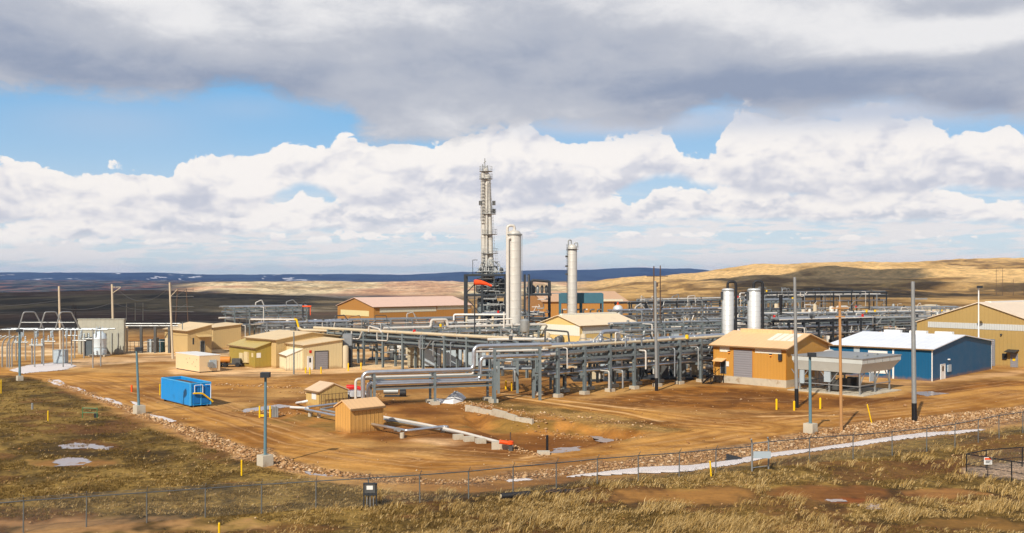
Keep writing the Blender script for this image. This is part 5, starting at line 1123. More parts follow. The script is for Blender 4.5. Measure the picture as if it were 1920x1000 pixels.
for k in range(8): MB().path([(2.6 + k * .8, .4, 0), (2.6 + k * .8, .4, 2.1)], .05, 6).build('rail_post', 'galv', t)
MB().path([(2.4, .4, 2.1), (9, .4, 2.1)], .05, 6).build('rail', 'galv', t)

# ---------------------------------------------------------------- poles
def pole(px, py, top, wpx, lab, m='galv', black=0.0, arms=(), base=None, lamp=None, lean=0, name='utility_pole', cat='pole', group=None, taper=.75):
    N = P(px, py); u = N.y / F; H = CH + (HY - top) * u; r_ = wpx / 2 * u; t = empty(name, N); tag(t, lab, cat, group)
    lx = lean * u
    zb = black * u
    if black: MB().path([(0, 0, -.3), (lx * zb / H, 0, zb)], r_ * 1.06, 14).build('black_base', 'black', t)
    MB().path([(lx * zb / H, 0, zb if black else -.2), (lx, 0, H)], r_, 14, 0, r_ * taper).build('shaft', m, t)
    for z_, hw, mm in arms: z = CH + (HY - z_) * u; MB().bar((-hw * u + lx, -.12, z), (hw * u + lx, -.12, z), .12, .12).build('crossarm', mm, t)
    if base: MB().lathe([(base, -.2), (base, base * 1.25), (base * .95, base * 1.35)], n=4 if base > .45 else 16).build('footing', 'conc', t)
    if lamp:
        MB().box((lamp * .05 - .3, -.5, H - .05), (lamp * .05 + .35, .1, H + .32)).build('lamp_head', 'dsteel', t)
    return t
UP = 'tall utility poles of the plant'
pole(113.5, 655, 537, 4.6, 'leftmost plain pale wooden pole beside the substation gantry', 'pwood', lean=-3, group=UP)
t = pole(213, 656, 533, 4.8, 'pale wooden pole with side bracket beside the grey enclosure', 'pwood', lean=-3, group=UP); MB().bar((-.3, -.15, 12.1), (1.4, -.15, 12.1), .1).build('bracket', 'pwood', t); MB().bar((-.2, -.15, 10.9), (1.4, -.15, 12.0), .09).build('bracket', 'pwood', t)
t = pole(324, 673, 530, 4.4, 'pale wooden pole with brace standing before the control house', 'pwood', lean=-6, group=UP); MB().bar((-.45, -.1, 10.6), (.8, -.1, 11.9), .08).build('bracket', 'pwood', t)
pole(1231, 733, 527, 6.0, 'grey pole with black base in front of the main rack', 'galv', black=24, arms=(), lean=-2.5, group=UP)
pole(1494, 765, 520, 7.0, 'grey pole with black base at the corner of the gold building', 'galv', black=36, lean=-4, group=UP)
t = pole(1714.5, 790, 528, 9.0, 'thickest grey pole with black base, in the rocks before the blue building', 'galv', black=34, lean=-3, group=UP)
for z in (11.9, 10.0): MB().bar((0, -.1, z), (1.2, -.1, z), .12, .14).build('bracket', 'galv', t)
pole(1577.5, 808, 566, 6.2, 'orange wooden pole with three small crossarms in the rocks', 'wood', arms=((578, 16, 'wood'), (594, 9, 'wood')), lean=-3, group=UP)
t = pole(1238, 640, 498, 2.6, 'distant dark twin pole with crossbars left of the twin silver tanks', 'dwood', group='distant line poles')
MB().path([(-1.4, 0, 0), (-1.4, 0, 16.4)], .13, 8).build('shaft', 'dwood', t)
for z in (14.2, 11.0): MB().bar((-3.0, -.2, z), (1.6, -.2, z), .16).build('crossarm', 'dwood', t)
MB().box((-1.3, -.3, 11.9), (-.5, .3, 12.8)).build('switch_box', 'dwood', t)
LP = 'light poles standing in concrete footings'
pole(37, 714, 622, 4.6, 'teal light pole on concrete footing by the snow patch', 'lsteel', base=.5, lamp=1, name='light_pole', cat='light pole', group=LP)
pole(261, 776, 657, 5.2, 'teal light pole on concrete footing near the blue container', 'lsteel', base=.65, lamp=1, lean=-5, name='light_pole', cat='light pole', group=LP)
pole(497, 874, 706, 6.5, 'nearest light pole, floodlight on top, footing in the grass edge', 'lsteel', base=.62, lamp=1, lean=1, name='light_pole', cat='light pole', group=LP)
pole(1519.5, 812, 668, 6.4, 'grey green light pole in front of the air cooler', 'lsteel', base=.65, lamp=1, lean=-1, name='light_pole', cat='light pole', group=LP)
pole(551, 702, 622, 3.0, 'thin grey pole in front of the cream shed', 'steel', name='light_pole', cat='light pole', group=LP)
pole(342, 664, 604, 2.2, 'thin dark pole before the control house wall', 'steel', name='light_pole', cat='light pole', group=LP)
t = pole(1835, 692, 540, 3.0, 'white lamp post rising in front of the workshop gable', 'white', name='light_pole', cat='light pole', group=LP, lamp=1)
DL = 'distant line poles'
for px, py, top, lab in ((237, 634, 568, 'first of three thin grey line poles on the dark plain'), (253.5, 636, 568, 'middle of three thin grey line poles on the dark plain'), (268, 634, 568, 'last of three thin grey line poles on the dark plain'), (137, 606, 571, 'brown line pole left of the grey enclosure on the dark plain'), (142, 606, 573, 'slimmer brown line pole beside the brown one'),
                         (1868, 556, 503, 'left leg of the distant pole pair on the right hill'), (1880, 556, 503, 'right leg of the distant pole pair on the right hill'), (1900, 560, 524, 'dark distant pole right of the pole pair'), (1919, 564, 530, 'distant pole at the right picture edge')):
    Y = 330.0 if py > 600 else 620.0; X_ = (px - 960) / F * Y; z0 = float(height(np.array([X_]), np.array([Y]))[0]); H = CH + (HY - top) * Y / F
    t = empty('utility_pole', (X_, Y, z0)); tag(t, lab, 'pole', DL); MB().path([(0, 0, -.5), (0, 0, H - z0)], .16, 8, 0, .1).build('shaft', 'pwood' if px in (237, 253.5, 268) else 'dwood', t)
    MB().bar((-1.5, -.1, H - z0 - 1.6), (1.5, -.1, H - z0 - 1.6), .14).build('crossarm', 'dwood', t)
t = empty('switch_mast', P(341, 640)); tag(t, 'distant lattice mast with cross frames behind the control house', 'mast')
for x in (-1.6, 1.6): MB().bar((x, 0, 0), (x * .6, 0, 11.5), .14).build('leg', 'dwood', t)
for z in (6.5, 7.6, 9.8, 11.2): MB().bar((-2.6, 0, z), (2.6, 0, z), .16).build('crossarm', 'mach', t)
for z in (6.6, 9.8): MB().bar((-1.4, 0, z), (1.1, 0, z + 1.6), .08).build('brace', 'mach', t)
def wire(a, b, sag, lab, r_=.03):
    a = Vector(a); b = Vector(b); pts = [a.lerp(b, k / 16) - Vector((0, 0, sag * 4 * (k / 16) * (1 - k / 16))) for k in range(17)]
    o = MB().path(pts, r_, 5, 0).build('power_line', 'mach'); tag(o, lab, 'power line', 'sagging power lines over the dark plain')
pa = P(113, 655); pb = P(213, 656); pc = P(324, 673)
wire(pa + Vector((0, 0, 8.0)), pb + Vector((0, 0, 9.2)), .8, 'power line between the leftmost pole and the bracket pole')
wire(pb + Vector((0, 0, 9.0)), pc + Vector((0, 0, 8.6)), .8, 'power line between the bracket pole and the pole by the control house')
wire(pb + Vector((0, 0, 12.5)), pc + Vector((0, 0, 12.8)), 3.0, 'higher power line between the bracket pole and the control house pole')
wire(pa + Vector((-40, 10, 9.0)), pa + Vector((0, 0, 9.5)), 1.2, 'power line leaving the leftmost pole towards the left')
wire(at(237, 21.6 - 14, 330), at(268, 21.6 - 14, 330), .2, 'power line across the three thin poles') if 0 else None

# windsock
N = P(890, 699); t = empty('windsock', N); tag(t, 'orange windsock blowing right on a thin dark mast', 'windsock'); H = 13.35
MB().path([(0, 0, 0), (0, 0, H)], .09, 8).build('mast', 'dsteel', t)
m = MB().path([(-.1, 0, H - .1), (.9, -.1, H - .12), (1.7, -.15, H - .32), (2.5, -.2, H - .62)], .42, 14, .3, .17); m.build('sock', mat('windsock cloth', (240,80,24), .8, 0, .06), t)
MB().lathe([(.43, 0), (.47, 0), (.47, .06), (.43, .06)], n=14).build('hoop', 'dsteel', t, (-.1, 0, H - .1)).rotation_euler = (0, R(90), 0)

# ---------------------------------------------------------------- bollards and markers
def bollard(px, py, top, lab, w=.2, m='yellow', lean=0, group='yellow bollards'):
    N = P(px, py); u = N.y / F; h = (py - top) * u; t = empty('bollard', N, 0); tag(t, lab, 'bollard', group)
    MB().path([(0, 0, -.2), (lean, 0, h - .06)], w / 2, 10).build('post', m, t); MB().path([(lean, 0, h - .06), (lean, 0, h)], w / 2, 10, 0, w * .25).build('cap', m, t)
for px, py, top, lab in ((1456, 768, 748, 'yellow bollard left of the grey pole at the gold building'), (1489, 770, 752, 'yellow bollard against the black base of the corner pole'), (1538, 767, 746, 'yellow bollard in front of the air cooler'),
    (573, 700, 689, 'yellow bollard left before the white door'), (581, 702, 689, 'yellow bollard right before the white door'), (602, 701, 688, 'yellow bollard before the roll-up door'), (653, 696, 681, 'yellow bollard at the foot of the tan tank'), (677, 694, 680, 'yellow bollard right of the tan tank'),
    (948.5, 730, 714, 'yellow bollard left of the white tag under the joining rack'), (959, 733, 716, 'yellow bollard right of the white tag under the joining rack'), (752, 744, 727, 'yellow bollard behind the big silver pipes'), (470, 678, 671, 'small yellow bollard by the olive annex')):
    bollard(px, py, top, lab, .22)
MK = 'slim yellow marker posts'
for px, py, top, lab, ln in ((453, 892, 862, 'yellow marker in the grass left of the nearest light pole', 0), (1334, 895, 864, 'tilted yellow marker in front of the snow filled ditch', -.1), (1636, 796, 758, 'leaning thin yellow marker in the rocks', -.5), (411, 1003, 980, 'yellow marker at the bottom edge of the grass', 0), (90, 790, 770, 'yellow marker left of the green rail', 0), (2, 738, 712, 'yellow marker at the left picture edge', 0)):
    bollard(px, py, top, lab, .12, lean=ln, group=MK)
bollard(60.5, 768, 756, 'short grey pipe stub in the grass', .22, 'galv', group='pipe stubs'); 
bollard(247, 735, 722, 'orange marker with white band by the road, left of the blue container', .22, 'orange', group='traffic markers')
bollard(1026, 850, 816, 'black steel post at the lower end of the pit', .2, 'black', group='pit posts')
t = empty('pipe_guard', P(500, 783)); tag(t, 'two yellow posts guarding a bundle of grey stubs at the pit edge', 'pipe guard')
for x in (-.7, .35): MB().path([(x, 0, -.1), (x, 0, 1.15)], .09, 10).build('post', 'yellow', t)
for k in range(4): MB().path([(.55 + .17 * k, .15, -.1), (.55 + .17 * k, .15, 1.1 - .08 * (k % 2))], .085, 8).build('stub', 'galv', t)
MB().box((-.6, -.1, .1), (-.2, .1, .3)).build('cross_rail', 'yellow', t)

# ---------------------------------------------------------------- pit piping
t = empty('ground_pipe', P(720, 796)); tag(t, 'silver pipe on short piers leaving the nearer valve shed', 'pipe')
def gp(px, py, z): q_ = P(px, py, z); o = P(720, 796); return (q_.x - o.x, q_.y - o.y, z)
MB().path([gp(683, 793, .62), gp(700, 796, .62), gp(762, 808, .62), gp(833, 800, .62), gp(840, 801, .62)], .13, 10, .4).build('pipe', 'pipe', t)
for px, py in ((697, 797), (754, 812), (830, 802)): q_ = gp(px, py - 1, .5); MB().path([(q_[0], q_[1], -.2), (q_[0], q_[1], .48)], .2, 12).build('pier', 'conc', t)
MB().path([gp(742, 806, .62), gp(748, 806, .75)], .2, 10).build('flange', 'galv', t)
t = empty('ground_pipe', P(720, 796)); tag(t, 'pale straight pipe run on low blocks crossing the pit to the orange valve', 'pipe')
MB().path([gp(718, 782, .5), gp(800, 797, .5), gp(870, 812, .4), gp(960, 836, .3)], .13, 8, .4).build('pipe', 'wpipe', t); MB().path([gp(718, 786, .35), gp(800, 801, .35), gp(860, 812, .3)], .09, 8, .4).build('pipe', 'galv', t)
MB().lathe([(.45, 0), (.45, .3)], gp(731, 790, 0), 16).build('pier', 'conc', t)
t = empty('ground_pipe', P(720, 796)); tag(t, 'looped silver pipe on piers between the two valve sheds', 'pipe')
MB().path([gp(630, 780, .65), gp(572, 768, .65), gp(576, 764, .65), gp(632, 757, .65)], .13, 10, .3).build('pipe', 'pipe', t); MB().path([gp(636, 775, .5), gp(600, 768, .5), gp(640, 760, .5)], .11, 8, .3).build('pipe', 'galv', t)
for px, py in ((581, 771), (598, 773)): q_ = gp(px, py, .5); MB().path([(q_[0], q_[1], -.2), (q_[0], q_[1], .5)], .18, 12).build('pier', 'conc', t)
t = empty('white_hose', P(560, 760)); tag(t, 'two thick white hoses arching out of the tan valve shed', 'hose'); o_ = P(560, 760)
for pts in ([(577, 752, 1.0), (568, 754, .9), (556, 756, .15)], [(577, 766, .7), (566, 765, .4), (545, 764, .1)]):
    MB().path([tuple(P(a, b, c) - o_) for a, b, c in pts], .13, 8, .8).build('hose', 'white', t)
for px, py, lab in ((859, 824, 'concrete block left of three along the pale pipe'), (879, 828, 'concrete block in the middle of three along the pale pipe'), (901, 832, 'concrete block right of three along the pale pipe')):
    o = MB().box((-.42, -.3, -.05), (.42, .3, .42)).build('concrete_block', 'conc', None, P(px, py)); o.rotation_euler.z = .3; tag(o, lab, 'concrete block', 'concrete blocks along the pipe')
t = empty('orange_valve', P(957, 846)); tag(t, 'orange valve actuator on a grey stand beside a pale block', 'valve')
MB().path([(-.9, 0, .75), (.2, 0, .6)], .17, 12).build('actuator', 'orange', t); MB().lathe([(.1, .0), (.12, .5), (.26, .55), (.26, .8), (.05, .85)], n=12).build('bonnet', 'orange', t); MB().box((-.15, -.15, 0), (.15, .15, .5)).build('stand', 'mach', t); MB().path([(0, .1, .8), (0, .1, 1.5)], .05, 6).build('stem', 'dwood', t)
o = MB().box((-.7, -.4, -.05), (.7, .4, .6)).build('concrete_block', 'conc', None, P(938, 842)); tag(o, 'pale concrete block behind the orange valve', 'concrete block')
o = MB().box((-.5, -.3, -.05), (.5, .3, .3)).build('concrete_block', 'conc', None, P(1019, 853)); tag(o, 'low concrete block beside the black post', 'concrete block')
# retaining wall in the pit
t = empty('retaining_wall', P(875, 771)); tag(t, 'low weathered concrete retaining wall along the pit bank', 'wall'); o_ = P(875, 771)
L0 = [(874, 771), (900, 775), (925, 779), (950, 785), (968, 789), (1000, 793)]
for k in range(5):
    a = P(*L0[k]) - o_; b2 = P(*L0[k + 1]) - o_; d_ = (b2 - a); hh_ = (.75, .62, .8, .66, .5)[k]; MB().bar((a.x, a.y + .1 * (k % 2), hh_ / 2 - .42), (b2.x - d_.x * .03, b2.y - d_.y * .03, hh_ / 2 - .46), .3, hh_ + .6).build('wall_segment', 'conc', t)
# tarpaulins
for pts, lab, hh in (([(800, 756), (812, 760), (835, 757), (842, 750), (818, 748)], 'flat white tarpaulin heap under the silver pipes', .3), ([(828, 757), (850, 758), (868, 754), (874, 746), (858, 741), (842, 748)], 'bulging white tarpaulin bundle beside the rubble', .9)):
    W_ = [P(*p) for p in pts]; c = sum(W_, Vector()) / len(W_); vs = [tuple(p - c) for p in W_]; n = len(vs); q = random.Random(len(lab))
    V1 = []; F1 = []; rings = 5
    for i in range(rings + 1):
        f = 1 - i / rings
        for k in range(n * 4):
            a = W_[k // 4] - c; b2 = W_[(k // 4 + 1) % n] - c; p = a.lerp(b2, (k % 4) / 4); V1.append((p.x * f + q.uniform(-.06, .06), p.y * f + q.uniform(-.06, .06), hh * (1 - f * f) * q.uniform(.75, 1.15) - .02 * (i == 0)))
    for i in range(rings):
        for k in range(n * 4): F1.append((i*n*4+k, i*n*4+(k+1)%(n*4), (i+1)*n*4+(k+1)%(n*4), (i+1)*n*4+k))
    o = MB().add(V1, F1).build('tarpaulin', 'tarp', None, c); tag(o, lab, 'tarpaulin')
# red and silver engine cart behind the shed
t = empty('engine_cart', P(668, 748)); tag(t, 'silver tow cart with bright red engine hood behind the tan shed', 'engine cart')
MB().add([(-1.4,-.6,.3),(1.6,-.6,.3),(1.6,.6,.3),(-1.4,.6,.3),(-1.2,-.5,.95),(.9,-.5,1.0),(.9,.5,1.0),(-1.2,.5,.95)], [(3,2,1,0),(4,5,6,7),(0,1,5,4),(1,2,6,5),(2,3,7,6),(3,0,4,7)]).build('body', 'pipe', t)
MB().path([(-1.1, 0, 1.3), (-.2, 0, 1.35), (.9, 0, 1.1)], .33, 12, .3, .2).build('hood', 'red', t)
for x in (-.9, 1.0):
    for y in (-.62, .5): MB().path([(x, y, .3), (x, y + .14, .3)], .3, 12).build('wheel', 'rubber', t)
t = empty('air_compressor', P(742, 744)); tag(t, 'small grey machine with round black end below the silver pipes', 'compressor'); MB().path([(-1.4, 0, .6), (.3, 0, .6)], .3, 12).build('tank', 'galv', t); MB().path([(.5, -.1, .45), (1.2, -.1, .45)], .42, 14).build('fan_drum', 'rubber', t); MB().box((-1.3, -.3, 0), (1.2, .3, .2)).build('frame', 'dsteel', t)
# green rail frame in the grass
t = empty('green_rail', P(168, 784)); tag(t, 'small green pipe rail frame standing in the left grass', 'rail frame')
for x in (-.7, .75): MB().path([(x, 0, -.1), (x, 0, 1.05)], .045, 8).build('post', mat('green paint', (76,120,78), .5), t)
for z in (.55, 1.0): MB().path([(-.7, 0, z), (.75, 0, z - .05)], .04, 8).build('rail', mat('green paint', (76,120,78), .5), t)
MB().box((.4, .05, .0), (.75, .3, .4)).build('drain_box', 'rubber', t)

# ---------------------------------------------------------------- fences
def chain_mat():
    m = bpy.data.materials.new('chain link'); m.use_nodes = True; t = m.node_tree; b = t.nodes['Principled BSDF']; b.inputs['Base Color'].default_value = lin(120,120,114) + (1,); b.inputs['Metallic'].default_value = .2; b.inputs['Roughness'].default_value = .5
    tcn = t.nodes.new('ShaderNodeTexCoord'); sx = t.nodes.new('ShaderNodeSeparateXYZ'); t.links.new(tcn.outputs['UV'], sx.inputs[0]); x, y, z = [X(t, o) for o in sx.outputs]
    a = (((x + y) * 12.0)._m('FRACT') - .5)._m('ABSOLUTE'); c = (((x - y) * 12.0)._m('FRACT') - .5)._m('ABSOLUTE')
    al = (a._m('MAXIMUM', c))._m('GREATER_THAN', .46); t.links.new(al.v, b.inputs['Alpha']); return m
CH_M = chain_mat()
def fence(pts, n, h, lab, barb=True, m='fence', mid=False, rail=True, pr=.04, closed=False):
    W_ = [P(*p) for p in pts]; t = empty('chain_link_fence', W_[0]); tag(t, lab, 'fence'); o_ = W_[0].copy()
    Ls = [0]; 
    for k in range(len(W_) - 1): Ls.append(Ls[-1] + (W_[k + 1] - W_[k]).length)
    def pt(s):
        for k in range(len(W_) - 1):
            if s <= Ls[k + 1] + 1e-6: return W_[k].lerp(W_[k + 1], (s - Ls[k]) / (Ls[k + 1] - Ls[k])) - o_
        return W_[-1] - o_
    T = Ls[-1]; P_ = [pt(T * i / (n - 1)) for i in range(n)]; q = random.Random(n)
    for p in P_:
        mm = MB().path([(p.x, p.y, -.2), (p.x + q.uniform(-.03, .03), p.y, h)], pr, 8)
        if barb: mm.path([(p.x, p.y, h - .02), (p.x + .12, p.y - .25, h + .32)], .022, 6)
        mm.build('post', m, t)
    if rail: MB().path([(p.x, p.y, h - .02) for p in P_], .038, 6, 0).build('top_rail', m, t)
    if mid: MB().path([(p.x, p.y, h * .5) for p in P_], .022, 6, 0).build('mid_rail', m, t)
    if barb:
        for k in range(2): MB().path([(p.x + .04 * (k + 1), p.y - .1 * (k + 1), h + .1 + .1 * k) for p in P_], .008, 4, 0).build('barbed_wire', m, t)
    vs = []; uv = []; fs = []; s = 0
    for i, p in enumerate(P_):
        if i: s += (p - P_[i - 1]).length
        vs += [(p.x, p.y, .05), (p.x, p.y, h - .03)]; uv += [(s, 0), (s, h)]
    for i in range(n - 1): fs.append((2*i, 2*i+2, 2*i+3, 2*i+1))
    me = bpy.data.meshes.new('mesh_fabric'); me.from_pydata(vs, [], fs); ul = me.uv_layers.new(name='UVMap')
    for l_ in me.loops: ul.data[l_.index].uv = uv[l_.vertex_index]
    me.materials.append(CH_M); o = bpy.data.objects.new('mesh_fabric', me); S.collection.objects.link(o); o.parent = t
FL = [(-80, 1012), (22, 1000), (193, 987), (368, 973), (536, 960), (629, 954), (789, 943), (874, 936), (960, 926), (1047, 917), (1118, 909), (1195, 902), (1272, 896), (1345, 888), (1411, 882)]
fence(FL, 17, 1.75, 'long chain link fence with barbed wire arms across the grass in front')
FR = [(1441, 878), (1483, 872), (1543, 868), (1617, 862), (1685, 855), (1747, 847), (1809, 836), (1867, 822), (1960, 806)]
fence(FR, 10, 1.95, 'chain link fence right of the gate panel, running along the snow filled ditch')
DK_ = [(1985, 872), (1868, 880), (1798, 888), (1850, 898), (1911, 908), (1990, 922)]
fence(DK_, 6, 1.5, 'dark framed low fence round the gravel plot at the right edge', False, 'black', mid=True, pr=.045)
N = P(1852, 898); t = empty('warning_sign', N); tag(t, 'small white and orange warning sign on the dark fence', 'sign')
MB().box((-.28, -.06, 1.0), (.28, -.04, 1.5)).build('sign_board', 'white', t); MB().box((-.24, -.075, 1.33), (.24, -.062, 1.46)).build('header', 'orange', t)
m = MB()
for k, z in enumerate((1.24, 1.17, 1.10)): m.box((-.18, -.075, z), (.18 - .05 * k, -.062, z + .035))
m.build('lettering', 'dsteel', t); MB().path([(0, 0, 0), (0, 0, 1.5)], .03, 6).build('post', 'black', t)
t = empty('fence_gate', P(1410, 884)); tag(t, 'galvanised gate frame with blank grey panel between the two fences', 'gate'); w_ = (P(1441, 880) - P(1410, 884)); 
for f in (0, 1): MB().path([(w_.x * f, w_.y * f, -.2), (w_.x * f, w_.y * f, 2.05), (w_.x * f - .1, w_.y * f - .2, 2.35)], .06, 8, .1).build('post', 'galv', t)
for z in (.25, 1.0, 2.0): MB().path([(0, 0, z), (w_.x, w_.y, z)], .035, 6).build('rail', 'galv', t)
MB().box((.08, -.08, .95), (w_.x - .05, -.05, 1.45)).build('panel', 'louvre' if 0 else 'pgrey', t)
# instrument stand in the foreground
t = empty('instrument_stand', P(694, 951)); tag(t, 'grey instrument box with white plate on a steel stand behind the fence', 'instrument stand')
for x in (-.38, .38): MB().bar((x, 0, -.1), (x, 0, 1.45), .08).build('post', 'dsteel', t)
MB().box((-.42, -.12, .72), (.42, .12, .82)).build('shelf', 'dsteel', t); MB().box((-.33, -.1, .86), (.33, .12, 1.4)).build('box', 'mach', t); MB().box((-.2, -.12, 1.08), (.18, -.102, 1.32)).build('plate', 'white', t); MB().box((-.42, -.12, 1.42), (.42, .14, 1.46)).build('hood', 'dsteel', t)
for k in range(3): MB().path([(-.2 + .2 * k, 0, 0), (-.2 + .2 * k, 0, .74)], .03, 6).build('conduit', 'galv', t)
# black pipe roll, brush bundle, debris
t = empty('pipe_roll', P(968, 936)); tag(t, 'rolled black liner lying in the grass behind the fence', 'pipe roll'); MB().path([(-.95, -.1, .2), (0, .1, .24), (.85, .35, .26)], .2, 12, .3).build('liner', 'rubber', t); MB().path([(-1.0, -.11, .2), (-.94, -.1, .2)], .13, 10).build('end_cap', 'tpipe', t)
q = random.Random(3); t = empty('brush_bundle', P(1055, 926)); tag(t, 'heap of dark pipes and dead brush at the fence foot', 'brush heap'); m = MB()
for k in range(26): a = q.uniform(-1.2, 1.2); m.path([(a, q.uniform(-.2, .3), q.uniform(0, .15)), (a + q.uniform(-.6, .9), q.uniform(-.2, .4), q.uniform(.1, .45))], q.uniform(.015, .04), 5)
m.build('brush', 'dwood', t); MB().path([(-1.1, 0, .12), (.7, .2, .16)], .12, 8).build('pipe', 'rubber', t)
o = MB().add([(-.5,-.3,0),(.5,-.4,0),(.7,.4,.05),(-.3,.5,.25),(-.5,-.3,.05),(.5,-.4,.05),(.7,.4,.1),(-.3,.5,.3)], [(3,2,1,0),(4,5,6,7),(0,1,5,4),(1,2,6,5),(2,3,7,6),(3,0,4,7)]).build('black_sheet', 'rubber', None, P(1374, 864)); tag(o, 'bent black sheet lying in the rocks near the gate', 'sheet'); o.scale = (1.2, 1.4, 1.4)

# ---------------------------------------------------------------- snow and puddles
SNOW = mat('old snow', (216,207,203), .8, 0, .05, 1.2, bump=.3, dirt=(206,190,176)); WATER = mat('puddle', (168,152,144), .22, 0, .12, .8, spec=.6, dirt=(150,118,88))
def patch(name, pts, m, lab, cat, lift=.05, rag=.5, kind='structure', wob=.35):
    W_ = np.array([[P(*p).x, P(*p).y] for p in pts]); c = W_.mean(0); x0_, y0_ = W_.min(0) - 1.5; x1_, y1_ = W_.max(0) + 1.5; st = max(.12, min(.2, (x1_ - x0_) / 60)); gx = np.arange(x0_, x1_, st); gy = np.arange(y0_, y1_, st)
    A, B_ = np.meshgrid(gx, gy); fq = .4 if name == 'snow' else 1.1; wx = (fbm(A * fq, B_ * fq, 4, 201) - .5) * rag * 2; wy = (fbm(A * fq + 50, B_ * fq, 4, 203) - .5) * rag * 2
    d = dpoly(A + wx, B_ + wy, W_); ok = d < 0; hz = height(A, B_)
    for _ in range(14): hz[1:-1, 1:-1] = (hz[1:-1, 1:-1] * 2 + hz[:-2, 1:-1] + hz[2:, 1:-1] + hz[1:-1, :-2] + hz[1:-1, 2:]) / 6
    z = hz + lift * np.clip(-d / wob, .3, 1); n = len(gx)
    if name == 'puddle': z = np.full_like(z, np.percentile(height(A, B_)[ok], 80) + .012) if ok.any() else z
    vs = np.stack([A - c[0], B_ - c[1], z], -1).reshape(-1, 3); okf = ok.ravel(); fs = []
    for j in range(len(gy) - 1):
        for i in range(n - 1):
            a = j * n + i
            if okf[a] and okf[a+1] and okf[a+n] and okf[a+n+1]: fs.append((a, a+1, a+n+1, a+n))
    if not fs: return
    used = sorted({i for f in fs for i in f}); mp = {u_: k for k, u_ in enumerate(used)}
    o = MB().add([tuple(vs[i]) for i in used], [tuple(mp[i] for i in f) for f in fs]).build(name, m, None, (c[0], c[1], 0)); tag(o, lab, cat, kind=kind)
patch('snow', [(14,695),(50,686),(100,681),(136,683),(146,687),(124,694),(80,698),(40,702)], SNOW, 'white snow patch before the louvred cabinet', 'snow', .12)
up = [(x, y - w) for (x, y), w in zip(SNOWDITCH, (2, 4, 6, 7, 6.5, 6, 5, 5, 5, 4, 2))]; dn = [(x, y + w) for (x, y), w in zip(SNOWDITCH, (1, 3, 5, 6, 5, 3, 2.5, 3, 4, 3, 1))][::-1]
SNOWP = up + dn
patch('snow', up + dn, SNOW, 'long snow strip filling the ditch in front of the rocks', 'snow', .14, .22)
for pts, lab in (([(92,714),(112,712),(124,720),(112,724),(96,719)], 'snow remnant at the head of the roadside ditch'), ([(122,724),(150,727),(162,734),(150,735),(128,728)], 'snow remnant in the ditch below the first'), ([(166,739),(200,746),(232,757),(222,760),(180,748)], 'snow remnant in the ditch left of the light pole'), ([(240,752),(258,755),(262,762),(250,760)], 'small snow remnant beside the light pole'), ([(270,772),(300,780),(332,789),(318,793),(284,784)], 'snow remnant in the ditch right of the light pole'), ([(945,899),(985,896),(1000,901),(950,905)], 'thin snow remnant among the rocks by the fence')):
    patch('snow', pts, SNOW, lab, 'snow', .06, .4)
for pts, lab in (([(105,836),(140,830),(170,832),(210,838),(205,845),(160,842),(120,843)], 'upper puddle of the left grass'), ([(92,868),(130,858),(176,862),(160,874),(110,876)], 'lower puddle of the left grass'), ([(560,884),(585,886),(625,893),(610,896),(575,891)], 'puddle below the rock strip near the light pole'), ([(1605,946),(1640,942),(1662,946),(1650,954),(1622,954)], 'puddle in the right foreground grass'), ([(1540,934),(1575,934),(1590,941),(1560,941)], 'small puddle left of the right foreground puddle'),
    ([(1020,852),(1040,842),(1090,838),(1085,846),(1050,850)], 'puddle at the lower end of the pit'), ([(1105,806),(1130,808),(1175,822),(1160,826),(1120,815)], 'wet strip on the far side of the pit'), ([(450,768),(520,758),(560,762),(500,768),(460,774)], 'puddle at the left end of the pit'), ([(1705,736),(1745,734),(1778,738),(1740,744)], 'puddle on the road before the blue building')):
    patch('puddle', pts, WATER, lab, 'puddle', .0, .5)

